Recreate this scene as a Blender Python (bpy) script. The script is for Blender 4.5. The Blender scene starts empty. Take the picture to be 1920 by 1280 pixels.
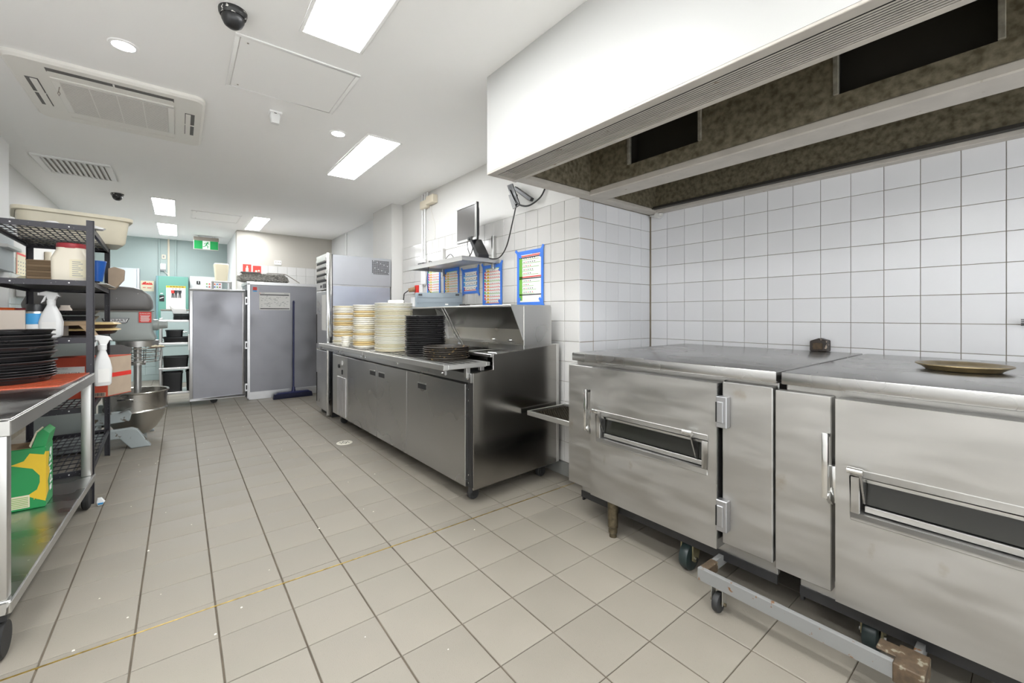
import bpy, bmesh, math, random
from mathutils import Matrix, Vector
random.seed(7)
SC = bpy.context.scene
COL = SC.collection
R = math.radians

# ---------------------------------------------------------------- camera, world, exposure
cam_d = bpy.data.cameras.new('camera')
cam = bpy.data.objects.new('camera', cam_d)
COL.objects.link(cam)
cam_d.sensor_fit = 'HORIZONTAL'
cam_d.sensor_width = 36.0
cam_d.lens = 788.7 / 1920 * 36.0
cam_d.shift_y = -(640 - 590.6) / 1920
cam_d.clip_start = 0.02
cam.location = (0, 0, 1.2)
cam.rotation_euler = (R(90), 0, R(-38.3))
SC.camera = cam
world = bpy.data.worlds.new('world')
world.use_nodes = True
world.node_tree.nodes['Background'].inputs[0].default_value = (0.93, 0.97, 1.0, 1)
world.node_tree.nodes['Background'].inputs[1].default_value = 2.6
SC.world = world
SC.view_settings.view_transform = 'Standard'
SC.view_settings.look = 'None'
SC.view_settings.gamma = 1.0
SC.view_settings.use_curve_mapping = False
SC.view_settings.exposure = 0.25
PANEL_E = 32.0          # emission of the ceiling light panels
SPOT_E = 45.0

# ---------------------------------------------------------------- materials
MATS = {}
def mat(name, col, rough=0.5, metal=0.0, noise=0.0, nscale=20.0, stretch=(1, 1, 1), bump=0.0, emit=0.0,
        col2=None, rnoise=0.0, rand=0.0, alpha=1.0, trans=0.0, spots=None, coord='Object', bscale=None, detail=None):
    m = bpy.data.materials.new(name)
    m.use_nodes = True
    nt = m.node_tree
    b = nt.nodes['Principled BSDF']
    b.inputs['Base Color'].default_value = (*col, 1)
    b.inputs['Roughness'].default_value = rough
    b.inputs['Metallic'].default_value = metal
    if trans: b.inputs['Transmission Weight'].default_value = trans
    if alpha < 1: b.inputs['Alpha'].default_value = alpha
    if emit:
        b.inputs['Emission Color'].default_value = (*col, 1)
        b.inputs['Emission Strength'].default_value = emit
    L = nt.links.new
    out = None
    if noise or rnoise or bump or col2:
        tc = nt.nodes.new('ShaderNodeTexCoord')
        mp = nt.nodes.new('ShaderNodeMapping')
        mp.inputs['Scale'].default_value = stretch
        L(tc.outputs[coord], mp.inputs['Vector'])
        n = nt.nodes.new('ShaderNodeTexNoise')
        n.inputs['Scale'].default_value = nscale
        n.inputs['Detail'].default_value = detail if detail is not None else (1.5 if metal > .9 else 5)
        L(mp.outputs[0], n.inputs['Vector'])
        if noise or col2:
            cr = nt.nodes.new('ShaderNodeValToRGB')
            c2 = col2 or tuple(max(0, c * (1 - noise)) for c in col)
            cr.color_ramp.elements[0].color = (*c2, 1)
            cr.color_ramp.elements[1].color = (*col, 1)
            cr.color_ramp.elements[0].position = 0.33
            cr.color_ramp.elements[1].position = 0.66
            L(n.outputs['Fac'], cr.inputs['Fac'])
            out = cr.outputs['Color']
        if rnoise:
            mr = nt.nodes.new('ShaderNodeMapRange')
            mr.inputs['From Min'].default_value = 0.3
            mr.inputs['From Max'].default_value = 0.7
            mr.inputs['To Min'].default_value = max(0.02, rough - rnoise)
            mr.inputs['To Max'].default_value = min(1, rough + rnoise)
            L(n.outputs['Fac'], mr.inputs['Value'])
            L(mr.outputs[0], b.inputs['Roughness'])
        if bump:
            bp = nt.nodes.new('ShaderNodeBump')
            bp.inputs['Strength'].default_value = bump
            bp.inputs['Distance'].default_value = 0.004
            if bscale:
                n2 = nt.nodes.new('ShaderNodeTexNoise')
                n2.inputs['Scale'].default_value = bscale
                n2.inputs['Detail'].default_value = 3
                L(mp.outputs[0], n2.inputs['Vector'])
                L(n2.outputs['Fac'], bp.inputs['Height'])
            else:
                L(n.outputs['Fac'], bp.inputs['Height'])
            L(bp.outputs[0], b.inputs['Normal'])
    if spots:                                     # (colour, scale, threshold): chips, specks, stains with their own shape
        tc = nt.nodes.new('ShaderNodeTexCoord')
        n = nt.nodes.new('ShaderNodeTexNoise')
        n.inputs['Scale'].default_value = spots[1]
        n.inputs['Detail'].default_value = 6
        L(tc.outputs[coord], n.inputs['Vector'])
        mr = nt.nodes.new('ShaderNodeMapRange')
        mr.inputs['From Min'].default_value = spots[2]
        mr.inputs['From Max'].default_value = spots[2] + (spots[3] if len(spots) > 3 else 0.03)
        L(n.outputs['Fac'], mr.inputs['Value'])
        mx = nt.nodes.new('ShaderNodeMix'); mx.data_type = 'RGBA'
        L(mr.outputs[0], mx.inputs['Factor'])
        if out: L(out, mx.inputs['A'])
        else: mx.inputs['A'].default_value = (*col, 1)
        mx.inputs['B'].default_value = (*spots[0], 1)
        out = mx.outputs['Result']
    if rand:
        oi = nt.nodes.new('ShaderNodeObjectInfo')
        mr = nt.nodes.new('ShaderNodeMapRange')
        mr.inputs['To Min'].default_value = 1 - rand
        mr.inputs['To Max'].default_value = 1 + rand
        L(oi.outputs['Random'], mr.inputs['Value'])
        mx = nt.nodes.new('ShaderNodeMix'); mx.data_type = 'RGBA'; mx.blend_type = 'MULTIPLY'
        mx.inputs['Factor'].default_value = 1
        if out: L(out, mx.inputs['A'])
        else: mx.inputs['A'].default_value = (*col, 1)
        L(mr.outputs[0], mx.inputs['B'])
        out = mx.outputs['Result']
    if out: L(out, b.inputs['Base Color'])
    MATS[name] = m
    return m

mat('ceiling_paint', (0.95, 0.945, 0.93), 0.7)
mat('wall_paint', (0.68, 0.67, 0.645), 0.6, noise=0.03, nscale=2)
mat('cream_paint', (0.48, 0.455, 0.405), 0.6)
mat('bounce_paint', (0.86, 0.855, 0.84), 0.6)  # whiter than the other walls so the unseen near wall bounces more light
mat('vent_slit_grey', (0.46, 0.44, 0.41), 0.7)  # grey puts the shade of the slits behind the vent slats into colour
mat('grey_paint', (0.66, 0.67, 0.67), 0.6)
mat('aqua_paint', (0.37, 0.45, 0.435), 0.5, noise=0.04, nscale=2)
mat('wall_tile', (0.61, 0.60, 0.58), 0.12, rand=0.025, spots=((0.62, 0.52, 0.36), 5.0, 0.71, 0.1))
mat('alcove_tile', (0.74, 0.74, 0.755), 0.14, rand=0.03)
mat('aqua_tile', (0.40, 0.48, 0.47), 0.2, rand=0.03)
mat('wall_grout', (0.34, 0.29, 0.22), 0.9, noise=0.3, nscale=8)
mat('floor_grout', (0.13, 0.105, 0.075), 0.95, noise=0.4, nscale=9)
mat('floor_tile', (0.258, 0.232, 0.192), 0.52, noise=0.10, nscale=3.0, rand=0.045, rnoise=0.10, bump=0.25, bscale=260,
    spots=((0.13, 0.115, 0.095), 210.0, 0.69, 0.05))
mat('skirting', (0.20, 0.20, 0.19), 0.5)
mat('brass', (0.55, 0.38, 0.10), 0.35, 0.8, noise=0.5, nscale=40)
mat('steel', (0.56, 0.555, 0.54), 0.30, 1.0, noise=0.06, nscale=3, rnoise=0.04)
mat('steel_soft', (0.60, 0.595, 0.575), 0.40, 1.0, noise=0.07, nscale=3, rnoise=0.05)
mat('steel_dark', (0.44, 0.44, 0.435), 0.28, 1.0, noise=0.06, nscale=2, rnoise=0.03)
mat('steel_mirror', (0.36, 0.35, 0.33), 0.2, 1.0, noise=0.15, nscale=3, rnoise=0.04)
mat('steel_worn', (0.60, 0.60, 0.60), 0.38, 1.0, noise=0.18, nscale=5, rnoise=0.14, stretch=(3, 1, 1))
mat('oven_steel', (0.48, 0.47, 0.45), 0.46, 1.0, noise=0.10, nscale=4, stretch=(1, 1, 5), rnoise=0.08,
    spots=((0.33, 0.27, 0.19), 6.0, 0.66, 0.14))
mat('oven_top_steel', (0.45, 0.445, 0.435), 0.26, 1.0, noise=0.07, nscale=4, rnoise=0.04)
mat('hinge_steel', (0.42, 0.42, 0.43), 0.45, 1.0)
mat('chrome', (0.75, 0.75, 0.74), 0.14, 1.0)
mat('alu', (0.72, 0.72, 0.73), 0.4, 1.0, noise=0.06, nscale=10)
mat('alu_panel', (0.33, 0.33, 0.355), 0.48, 1.0, noise=0.2, nscale=3.5, rnoise=0.12, bump=0.25, bscale=6)
mat('galvanised', (0.29, 0.255, 0.18), 0.55, 0.55, col2=(0.13, 0.11, 0.07), nscale=34, rnoise=0.1)
mat('hood_black', (0.02, 0.017, 0.013), 0.5)  # near-black for the filter openings and the rear gutter
mat('filter_frame', (0.42, 0.39, 0.32), 0.5, 0.5, noise=0.4, nscale=30)
mat('hood_strip', (0.50, 0.465, 0.415), 0.45, noise=0.12, nscale=10, spots=((0.28, 0.22, 0.16), 22, 0.69, 0.05))
mat('hood_white', (0.46, 0.46, 0.445), 0.35)
mat('black_metal', (0.016, 0.016, 0.017), 0.42, rnoise=0.12, nscale=20)
mat('black_pan', (0.022, 0.021, 0.022), 0.34, rnoise=0.1, nscale=14)
mat('dirty_pan', (0.045, 0.036, 0.028), 0.5, noise=0.6, nscale=60, spots=((0.30, 0.20, 0.08), 34, 0.62, 0.05))
mat('black_plastic', (0.014, 0.014, 0.015), 0.35)
mat('rubber', (0.02, 0.02, 0.02), 0.6)
mat('dark_gap', (0.012, 0.011, 0.01), 0.7)
mat('rack_black', (0.028, 0.026, 0.034), 0.45, spots=((0.55, 0.54, 0.52), 130, 0.70, 0.02))
mat('cream', (0.80, 0.73, 0.54), 0.4)
mat('cream_yellow', (0.74, 0.56, 0.27), 0.4)
mat('cream_white', (0.88, 0.85, 0.76), 0.4)
mat('tub_cream', (0.76, 0.70, 0.55), 0.4, noise=0.10, nscale=5)
mat('white_plastic', (0.82, 0.82, 0.81), 0.35)
mat('translucent_white', (0.74, 0.74, 0.73), 0.4)
mat('ac_plastic', (0.82, 0.80, 0.75), 0.45)
mat('ac_grey', (0.30, 0.265, 0.225), 0.6)
mat('ac_slot', (0.14, 0.135, 0.13), 0.6)
mat('red_plastic', (0.36, 0.03, 0.04), 0.4)
mat('red_card', (0.55, 0.075, 0.035), 0.6, noise=0.15, nscale=6)
mat('red_sheet', (0.52, 0.10, 0.045), 0.25, noise=0.15, nscale=4)
mat('red_sign', (0.70, 0.04, 0.03), 0.5)
mat('cardboard', (0.40, 0.28, 0.17), 0.8, noise=0.1, nscale=12)
mat('cardboard_tan', (0.46, 0.36, 0.27), 0.8, noise=0.08, nscale=12)
mat('box_board', (0.66, 0.57, 0.49), 0.75)
mat('wood', (0.30, 0.20, 0.11), 0.7, noise=0.3, nscale=8, stretch=(1, 8, 8))
mat('blue_plastic', (0.01, 0.10, 0.42), 0.35)
mat('blue_dark', (0.012, 0.016, 0.075), 0.4)
mat('blue_label', (0.06, 0.36, 0.72), 0.4)
mat('blue_tape', (0.05, 0.20, 0.72), 0.5)
mat('orange', (0.75, 0.12, 0.02), 0.4)
mat('green_box', (0.01, 0.27, 0.07), 0.45)
mat('yellow_print', (0.75, 0.50, 0.02), 0.5)
mat('green_print', (0.16, 0.42, 0.05), 0.5)
mat('orange_print', (0.80, 0.30, 0.03), 0.5)
mat('purple_print', (0.30, 0.10, 0.45), 0.5)
mat('ink', (0.03, 0.03, 0.035), 0.6)
mat('ink_grey', (0.30, 0.30, 0.30), 0.6)
mat('paper', (0.80, 0.79, 0.76), 0.6)
mat('paper_cream', (0.74, 0.68, 0.50), 0.6)
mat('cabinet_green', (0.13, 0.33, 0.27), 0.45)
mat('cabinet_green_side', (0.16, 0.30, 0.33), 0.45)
mat('cabinet_grey', (0.55, 0.60, 0.63), 0.45)
mat('exit_green', (0.0, 0.27, 0.06), 0.4, emit=0.25)
mat('exit_white', (0.70, 0.76, 0.70), 0.4, emit=0.15)
mat('exit_frame', (0.50, 0.52, 0.48), 0.5)
mat('cabinet_aqua', (0.42, 0.52, 0.51), 0.45)
mat('mixer_grey', (0.32, 0.35, 0.33), 0.38, noise=0.05, nscale=4, spots=((0.62, 0.61, 0.57), 30, 0.74, 0.02))
mat('mixer_dark', (0.145, 0.14, 0.135), 0.38, spots=((0.62, 0.60, 0.56), 24, 0.705, 0.015))
mat('mixer_base', (0.36, 0.40, 0.40), 0.5, spots=((0.10, 0.08, 0.05), 14, 0.60, 0.05))
mat('rust_paint', (0.19, 0.19, 0.185), 0.5, spots=((0.15, 0.07, 0.025), 34, 0.64, 0.03))
mat('rust', (0.10, 0.065, 0.035), 0.7, noise=0.5, nscale=40, spots=((0.20, 0.18, 0.13), 40, 0.58, 0.05))
mat('castor_yellow', (0.36, 0.32, 0.19), 0.4, 0.7, noise=0.3, nscale=20)
mat('leg_bronze', (0.17, 0.14, 0.09), 0.4, 0.8, noise=0.5, nscale=40)
mat('wheel_dark', (0.012, 0.022, 0.022), 0.35)
mat('glass_dark', (0.02, 0.02, 0.017), 0.22)
mat('screen', (0.10, 0.095, 0.09), 0.25)
mat('monitor_silver', (0.66, 0.66, 0.64), 0.4)
mat('keyboard_grey', (0.22, 0.26, 0.29), 0.5)
mat('beige_plastic', (0.70, 0.63, 0.50), 0.45)
mat('cable_black', (0.012, 0.012, 0.012), 0.5)
mat('cable_white', (0.75, 0.73, 0.68), 0.5)
mat('conveyor', (0.09, 0.075, 0.05), 0.45, 0.7, noise=0.7, nscale=60)
mat('panel_light', (0.965, 0.985, 1.0), 0.5, emit=PANEL_E)
mat('spot_light', (0.93, 0.96, 1.0), 0.5, emit=SPOT_E)
mat('drain', (0.72, 0.68, 0.58), 0.4)
mat('wrap_grey', (0.42, 0.40, 0.36), 0.25, noise=0.75, nscale=22, stretch=(2, 1, 5), bump=0.9)
mat('oven_dish', (0.24, 0.18, 0.09), 0.35, 0.5, noise=0.5, nscale=18)
mat('crumb', (0.75, 0.70, 0.60), 0.8)
mat('bristle', (0.012, 0.014, 0.04), 0.8)

mat('chipped_white', (0.02, 0.02, 0.02), 0.4, spots=((0.75, 0.74, 0.7), 28, 0.52, 0.02))
mat('burnt', (0.035, 0.025, 0.02), 0.5, noise=0.5, nscale=30, spots=((0.35, 0.28, 0.22), 40, 0.6, 0.05))
mat('tray_brown', (0.05, 0.03, 0.025), 0.5)
mat('translucent_cream', (0.72, 0.66, 0.54), 0.4)
mat('steel_bowl', (0.56, 0.54, 0.50), 0.30, 1.0, noise=0.12, nscale=3, rnoise=0.08)
mat('fridge_grey', (0.50, 0.51, 0.54), 0.42, 0.8, noise=0.05, nscale=5)
mat('fridge_film', (0.56, 0.59, 0.68), 0.36, 0.85, noise=0.14, nscale=3)
mat('table_steel', (0.56, 0.56, 0.55), 0.30, 1.0, noise=0.15, nscale=5, rnoise=0.10, spots=((0.80, 0.79, 0.77), 30, 0.70, 0.04))

# ---------------------------------------------------------------- mesh builder
class MB:
    def __init__(s): s.v = []; s.f = []; s.m = []
    def add(s, vs, fs, m=0):
        o = len(s.v)
        s.v += [tuple(p) for p in vs]
        s.f += [tuple(i + o for i in f) for f in fs]
        s.m += [m] * len(fs)
        return s
    def box(s, x0, x1, y0, y1, z0, z1, m=0):
        return s.add([(x, y, z) for x in (x0, x1) for y in (y0, y1) for z in (z0, z1)],
                     [(0, 1, 3, 2), (4, 6, 7, 5), (0, 4, 5, 1), (2, 3, 7, 6), (0, 2, 6, 4), (1, 5, 7, 3)], m)
    def bar(s, p, q, w, h, m=0, up=(0, 0, 1)):            # a bar of section w x h from p to q
        p = Vector(p); q = Vector(q); d = (q - p).normalized(); u = Vector(up)
        if abs(d.dot(u)) > 0.98: u = Vector((1, 0, 0))
        r = d.cross(u).normalized() * (w / 2); t = r.cross(d).normalized() * (h / 2)
        vs = [e + a * r + b * t for e in (p, q) for a, b in ((-1, -1), (1, -1), (1, 1), (-1, 1))]
        return s.add(vs, [(0, 3, 2, 1), (4, 5, 6, 7), (0, 1, 5, 4), (1, 2, 6, 5), (2, 3, 7, 6), (3, 0, 4, 7)], m)
    def cyl(s, p, q, r0, r1=None, n=16, m=0, caps=True):
        r1 = r0 if r1 is None else r1
        p = Vector(p); q = Vector(q); d = (q - p).normalized()
        u = Vector((0, 0, 1)) if abs(d.z) < 0.9 else Vector((1, 0, 0))
        a = d.cross(u).normalized(); b = d.cross(a)
        vs = []
        for c, r in ((p, r0), (q, r1)):
            for k in range(n):
                t = 2 * math.pi * k / n
                vs.append(c + a * r * math.cos(t) + b * r * math.sin(t))
        fs = [(k, (k + 1) % n, n + (k + 1) % n, n + k) for k in range(n)]
        if caps: fs += [tuple(range(n - 1, -1, -1)), tuple(range(n, 2 * n))]
        return s.add(vs, fs, m)
    def lathe(s, prof, c=(0, 0, 0), n=24, m=0, axis='z'):
        vs = []; fs = []
        for r, z in prof:
            for k in range(n):
                t = 2 * math.pi * k / n
                a, b = r * math.cos(t), r * math.sin(t)
                if axis == 'z': vs.append((c[0] + a, c[1] + b, c[2] + z))
                elif axis == 'x': vs.append((c[0] + z, c[1] + a, c[2] + b))
                else: vs.append((c[0] + a, c[1] + z, c[2] + b))
        for j in range(len(prof) - 1):
            for k in range(n):
                fs.append((j * n + k, j * n + (k + 1) % n, (j + 1) * n + (k + 1) % n, (j + 1) * n + k))
        if prof[0][0] > 1e-6: fs.append(tuple(range(n - 1, -1, -1)))
        e = (len(prof) - 1) * n
        if prof[-1][0] > 1e-6: fs.append(tuple(range(e, e + n)))
        return s.add(vs, fs, m)
    def ring(s, c, R0, r, n=28, k=6, m=0, axis='z'):      # torus
        vs = []; fs = []
        for i in range(n):
            t = 2 * math.pi * i / n
            for j in range(k):
                w = 2 * math.pi * j / k
                a = (R0 + r * math.cos(w)) * math.cos(t); b = (R0 + r * math.cos(w)) * math.sin(t); z = r * math.sin(w)
                vs.append((c[0] + a, c[1] + b, c[2] + z) if axis == 'z' else ((c[0] + z, c[1] + a, c[2] + b) if axis == 'x' else (c[0] + a, c[1] + z, c[2] + b)))
        for i in range(n):
            for j in range(k):
                fs.append((i * k + j, ((i + 1) % n) * k + j, ((i + 1) % n) * k + (j + 1) % k, i * k + (j + 1) % k))
        return s.add(vs, fs, m)
    def tube(s, pts, r, n=6, m=0):
        pts = [Vector(p) for p in pts]
        vs = []; fs = []; a = None
        for i, p in enumerate(pts):
            d = (pts[min(i + 1, len(pts) - 1)] - pts[max(i - 1, 0)]).normalized()
            if a is None:
                u = Vector((0, 0, 1)) if abs(d.z) < 0.9 else Vector((1, 0, 0))
                a = d.cross(u).normalized()
            else:
                a = (a - d * a.dot(d)).normalized()
            b = d.cross(a)
            for k in range(n):
                t = 2 * math.pi * k / n
                vs.append(p + a * r * math.cos(t) + b * r * math.sin(t))
        for i in range(len(pts) - 1):
            for k in range(n):
                fs.append((i * n + k, i * n + (k + 1) % n, (i + 1) * n + (k + 1) % n, (i + 1) * n + k))
        fs += [tuple(range(n - 1, -1, -1)), tuple(range((len(pts) - 1) * n, len(pts) * n))]
        return s.add(vs, fs, m)
    def prism(s, poly, axis, a0, a1, m=0):
        n = len(poly)
        def pt(p, a):
            return (a, p[0], p[1]) if axis == 'x' else ((p[0], a, p[1]) if axis == 'y' else (p[0], p[1], a))
        vs = [pt(p, a0) for p in poly] + [pt(p, a1) for p in poly]
        fs = [(k, (k + 1) % n, n + (k + 1) % n, n + k) for k in range(n)] + [tuple(range(n - 1, -1, -1)), tuple(range(n, 2 * n))]
        return s.add(vs, fs, m)
    def frame(s, axis, a0, a1, u0, u1, v0, v1, w, m=0, w2=None):  # rectangular frame of bar width w in the plane across axis
        w2 = w if w2 is None else w2
        for (p0, p1, q0, q1) in ((u0, u1, v0, v0 + w2), (u0, u1, v1 - w2, v1), (u0, u0 + w, v0 + w2, v1 - w2), (u1 - w, u1, v0 + w2, v1 - w2)):
            if axis == 'x': s.box(a0, a1, p0, p1, q0, q1, m)
            elif axis == 'y': s.box(p0, p1, a0, a1, q0, q1, m)
            else: s.box(p0, p1, q0, q1, a0, a1, m)
        return s
    def loft(s, secs, n=4, m=0, cap0=True, cap1=True):     # rounded rectangles (cx, cy, half x, half y, radius, z)
        vs = []; fs = []; k = 4 * (n + 1)
        for cx, cy, hx, hy, r, z in secs:
            r = min(r, hx - 1e-4, hy - 1e-4)
            for q, (sx, sy) in enumerate(((1, 1), (-1, 1), (-1, -1), (1, -1))):
                for i in range(n + 1):
                    t = math.pi / 2 * (q + i / n)
                    vs.append((cx + sx * (hx - r) + r * math.cos(t), cy + sy * (hy - r) + r * math.sin(t), z))
        for j in range(len(secs) - 1):
            for i in range(k):
                fs.append((j * k + i, j * k + (i + 1) % k, (j + 1) * k + (i + 1) % k, (j + 1) * k + i))
        if cap0: fs.append(tuple(range(k - 1, -1, -1)))
        if cap1: e = (len(secs) - 1) * k; fs.append(tuple(range(e, e + k)))
        return s.add(vs, fs, m)
    def xf(s, M):
        s.v = [tuple(M @ Vector(p)) for p in s.v]
        return s

ROOT = {}
def finish(bm, name, mats, smooth=True, ang=32):
    me = bpy.data.meshes.new(name)
    bm.to_mesh(me); bm.free()
    for k in (mats if isinstance(mats, (list, tuple)) else [mats]):
        me.materials.append(MATS[k])
    if smooth:
        me.polygons.foreach_set('use_smooth', [True] * len(me.polygons))
        me.set_sharp_from_angle(angle=R(ang))
    return me
def to_bm(mb, bevel=0.0, seg=1):
    bm = bmesh.new()
    vs = [bm.verts.new(p) for p in mb.v]
    for f, mi in zip(mb.f, mb.m):
        try:
            fc = bm.faces.new([vs[i] for i in f]); fc.material_index = mi
        except ValueError: pass
    bmesh.ops.remove_doubles(bm, verts=bm.verts, dist=1e-6)
    bmesh.ops.recalc_face_normals(bm, faces=bm.faces)
    if bevel:
        es = [e for e in bm.edges if e.is_manifold and e.calc_face_angle(0) > R(40)]
        bmesh.ops.bevel(bm, geom=es, offset=bevel, segments=seg, affect='EDGES', clamp_overlap=True, profile=0.5)
    return bm
def obj(name, mb, mats, parent=None, bevel=0.0, seg=1, local=False, kind=None, label=None, cat=None, group=None, smooth=True, ang=32):
    if parent is not None and not local and parent in ROOT:
        mb.xf(ROOT[parent].inverted())
    me = finish(to_bm(mb, bevel, seg), name, mats, smooth, ang)
    o = bpy.data.objects.new(name, me)
    COL.objects.link(o)
    if parent is not None:
        o.parent = parent
        if parent in ROOT: ROOT[o] = ROOT[parent]
    if kind: o['kind'] = kind
    if label: o['label'] = label
    if cat: o['category'] = cat
    if group: o['group'] = group
    return o
def thing(name, label, cat, loc=(0, 0, 0), rz=0.0, group=None):
    o = bpy.data.objects.new(name, None)
    COL.objects.link(o)
    o.empty_display_size = 0.1
    o.location = loc; o.rotation_euler = (0, 0, rz)
    o['label'] = label; o['category'] = cat
    if group: o['group'] = group
    ROOT[o] = Matrix.Translation(Vector(loc)) @ Matrix.Rotation(rz, 4, 'Z')
    return o
def dup(root, loc, rz=None, label=None, group=None):
    r = root.copy(); COL.objects.link(r); r.location = loc
    if rz is not None: r.rotation_euler = (0, 0, rz)
    if label: r['label'] = label
    if group: r['group'] = group
    for ch in list(root.children):
        c = ch.copy(); COL.objects.link(c); c.parent = r
        for g in list(ch.children):
            d = g.copy(); COL.objects.link(d); d.parent = c
    return r
def ordinal(n):
    units = 'first second third fourth fifth sixth seventh eighth ninth tenth eleventh twelfth thirteenth fourteenth fifteenth sixteenth seventeenth eighteenth nineteenth'.split()
    if n <= 19: return units[n - 1]
    t, u = divmod(n, 10)
    if u == 0: return {2: 'twentieth', 3: 'thirtieth', 4: 'fortieth'}[t]
    return {2: 'twenty', 3: 'thirty', 4: 'forty'}[t] + '-' + units[u - 1]
def solo(name, mb, mats, label, cat, loc=(0, 0, 0), rz=0.0, group=None, **kw):   # a thing that is one mesh, built around its own base
    M = Matrix.Translation(Vector(loc)) @ Matrix.Rotation(rz, 4, 'Z')
    mb.xf(M.inverted())
    o = obj(name, mb, mats, label=label, cat=cat, group=group, **kw)
    o.location = loc; o.rotation_euler = (0, 0, rz)
    return o
def text(name, body, size, M, m, parent, sx=1.0, align='CENTER', th=0.0006):
    cu = bpy.data.curves.new(name, 'FONT')
    cu.body = body; cu.size = size; cu.align_x = align; cu.align_y = 'CENTER'; cu.extrude = th; cu.resolution_u = 3
    t = bpy.data.objects.new(name, cu)
    COL.objects.link(t)
    bpy.context.view_layer.update()
    me = bpy.data.meshes.new_from_object(t)
    bpy.data.objects.remove(t); bpy.data.curves.remove(cu)
    me.materials.clear(); me.materials.append(MATS[m])
    W = ROOT[parent].inverted() if parent in ROOT else Matrix.Identity(4)
    me.transform(W @ M @ Matrix.Diagonal((sx, 1, 1, 1)))
    o = bpy.data.objects.new(name, me)
    COL.objects.link(o); o.parent = parent
    return o
def face_my(x, y, z):   # text frame on a surface that faces -Y
    return Matrix.Translation((x, y, z)) @ Matrix.Rotation(R(90), 4, 'X')
def face_mx(x, y, z):   # text frame on a surface that faces -X
    return Matrix.Translation((x, y, z)) @ Matrix.Rotation(R(-90), 4, 'Z') @ Matrix.Rotation(R(90), 4, 'X')
def face_px(x, y, z):   # text frame on a surface that faces +X
    return Matrix.Translation((x, y, z)) @ Matrix.Rotation(R(90), 4, 'Z') @ Matrix.Rotation(R(90), 4, 'X')

# ---------------------------------------------------------------- the room
ZC = 2.625
XR, XA, YJ = 2.266, 3.142, 2.084          # right wall, alcove wall, side wall of the alcove
XL0, XL1 = -1.12, -1.26
YF, YW = 10.21, 8.372                     # aqua end wall, white wall behind the cabinets
YB = -2.2
def struct(name, mb, m, **kw): return obj(name, mb, m, kind='structure', **kw)

def tile_mesh(name, w, h, t, m, c=0.0015):   # slab in the XY plane, proud along +Z, chamfered rim, no back
    a, b = w / 2, h / 2
    vs = [(-a, -b, 0), (a, -b, 0), (a, b, 0), (-a, b, 0), (-a, -b, t - c), (a, -b, t - c), (a, b, t - c), (-a, b, t - c),
          (-a + c, -b + c, t), (a - c, -b + c, t), (a - c, b - c, t), (-a + c, b - c, t)]
    fs = [(8, 9, 10, 11)]
    for k in range(4):
        l = (k + 1) % 4
        fs += [(k, l, 4 + l, 4 + k), (4 + k, 4 + l, 8 + l, 8 + k)]
    me = bpy.data.meshes.new(name)
    me.from_pydata(vs, [], fs)
    me.materials.append(MATS[m])
    return me
TILE_ROT = {'-x': Matrix.Rotation(R(-90), 4, 'Y'), '+x': Matrix.Rotation(R(90), 4, 'Y'), '-y': Matrix.Rotation(R(90), 4, 'X'), '+z': Matrix.Identity(4)}
_tm = {}
def put_tile(name, parent, face, pos, w, h, t, m):
    key = (round(w, 4), round(h, 4), t, m)
    if key not in _tm: _tm[key] = tile_mesh(name, w, h, t, m)
    o = bpy.data.objects.new(name, _tm[key])
    COL.objects.link(o); o.parent = parent
    o.matrix_local = Matrix.Translation(pos) @ TILE_ROT[face]
    return o

# floor
floor = struct('floor', MB().box(XL1 - .1, XA + .1, YB, YF + .1, -0.12, -0.004), 'floor_grout')
TX, TY = 0.2486, 0.2509
FX0, FY0 = -0.1326, 2.9094
cells = []
ca, sa = math.cos(R(38.3)), math.sin(R(38.3))
for i in range(-5, 14):
    for j in range(-30, 21):
        x0, x1 = FX0 + i * TX, FX0 + (i + 1) * TX
        y1 = FY0 - j * TY; y0 = y1 - TY
        if x0 > XA or y0 > YF or y1 < YB or x1 < XL1: continue
        cx, cy = (x0 + x1) / 2, (y0 + y1) / 2
        if cx > XR + .05 and cy > YJ: continue
        d = cx * sa + cy * ca
        area = 0
        if d > 0.3:
            u = 960 + 788.7 * (cx * ca - cy * sa) / d
            v = 590.6 + 788.7 * 1.2 / d
            hid = (cx > 1.95 and cy < 1.75) or (cx > 1.55 and 2.25 < cy < 6) or (cx < -.55 and cy < 3.6)
            if -120 < u < 2040 and v < 1420 and not hid: area = 1 / d ** 3
        cells.append((area, cx, cy))
cells.sort(reverse=True)
for a, cx, cy in cells[:298]:
    put_tile('floor_tile', floor, '+z', Vector((cx, cy, -0.004)), TX - .006, TY - .0035, .004 + random.uniform(-.0004, .0004), 'floor_tile')
rest = MB()
for a, cx, cy in cells[298:]:
    rest.box(cx - TX / 2 + .002, cx + TX / 2 - .002, cy - TY / 2 + .0015, cy + TY / 2 - .0015, -.006, 0)
obj('floor_tile_field', rest, 'floor_tile', floor, kind='stuff')
struct('trim_1', MB().prism([(-1.1, 2.133), (.1, 2.124), (.62, 2.108), (1.0, 2.099), (2.26, 2.089), (2.26, 2.083), (1.0, 2.092), (.62, 2.101), (.1, 2.117), (-1.1, 2.126)], 'z', -.002, .0012), 'brass')

# ceiling with openings are not needed: lights sit just under it
struct('ceiling', MB().box(XL1 - .2, XA + .2, YB, YF + .2, ZC, ZC + .1), 'ceiling_paint')

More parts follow.
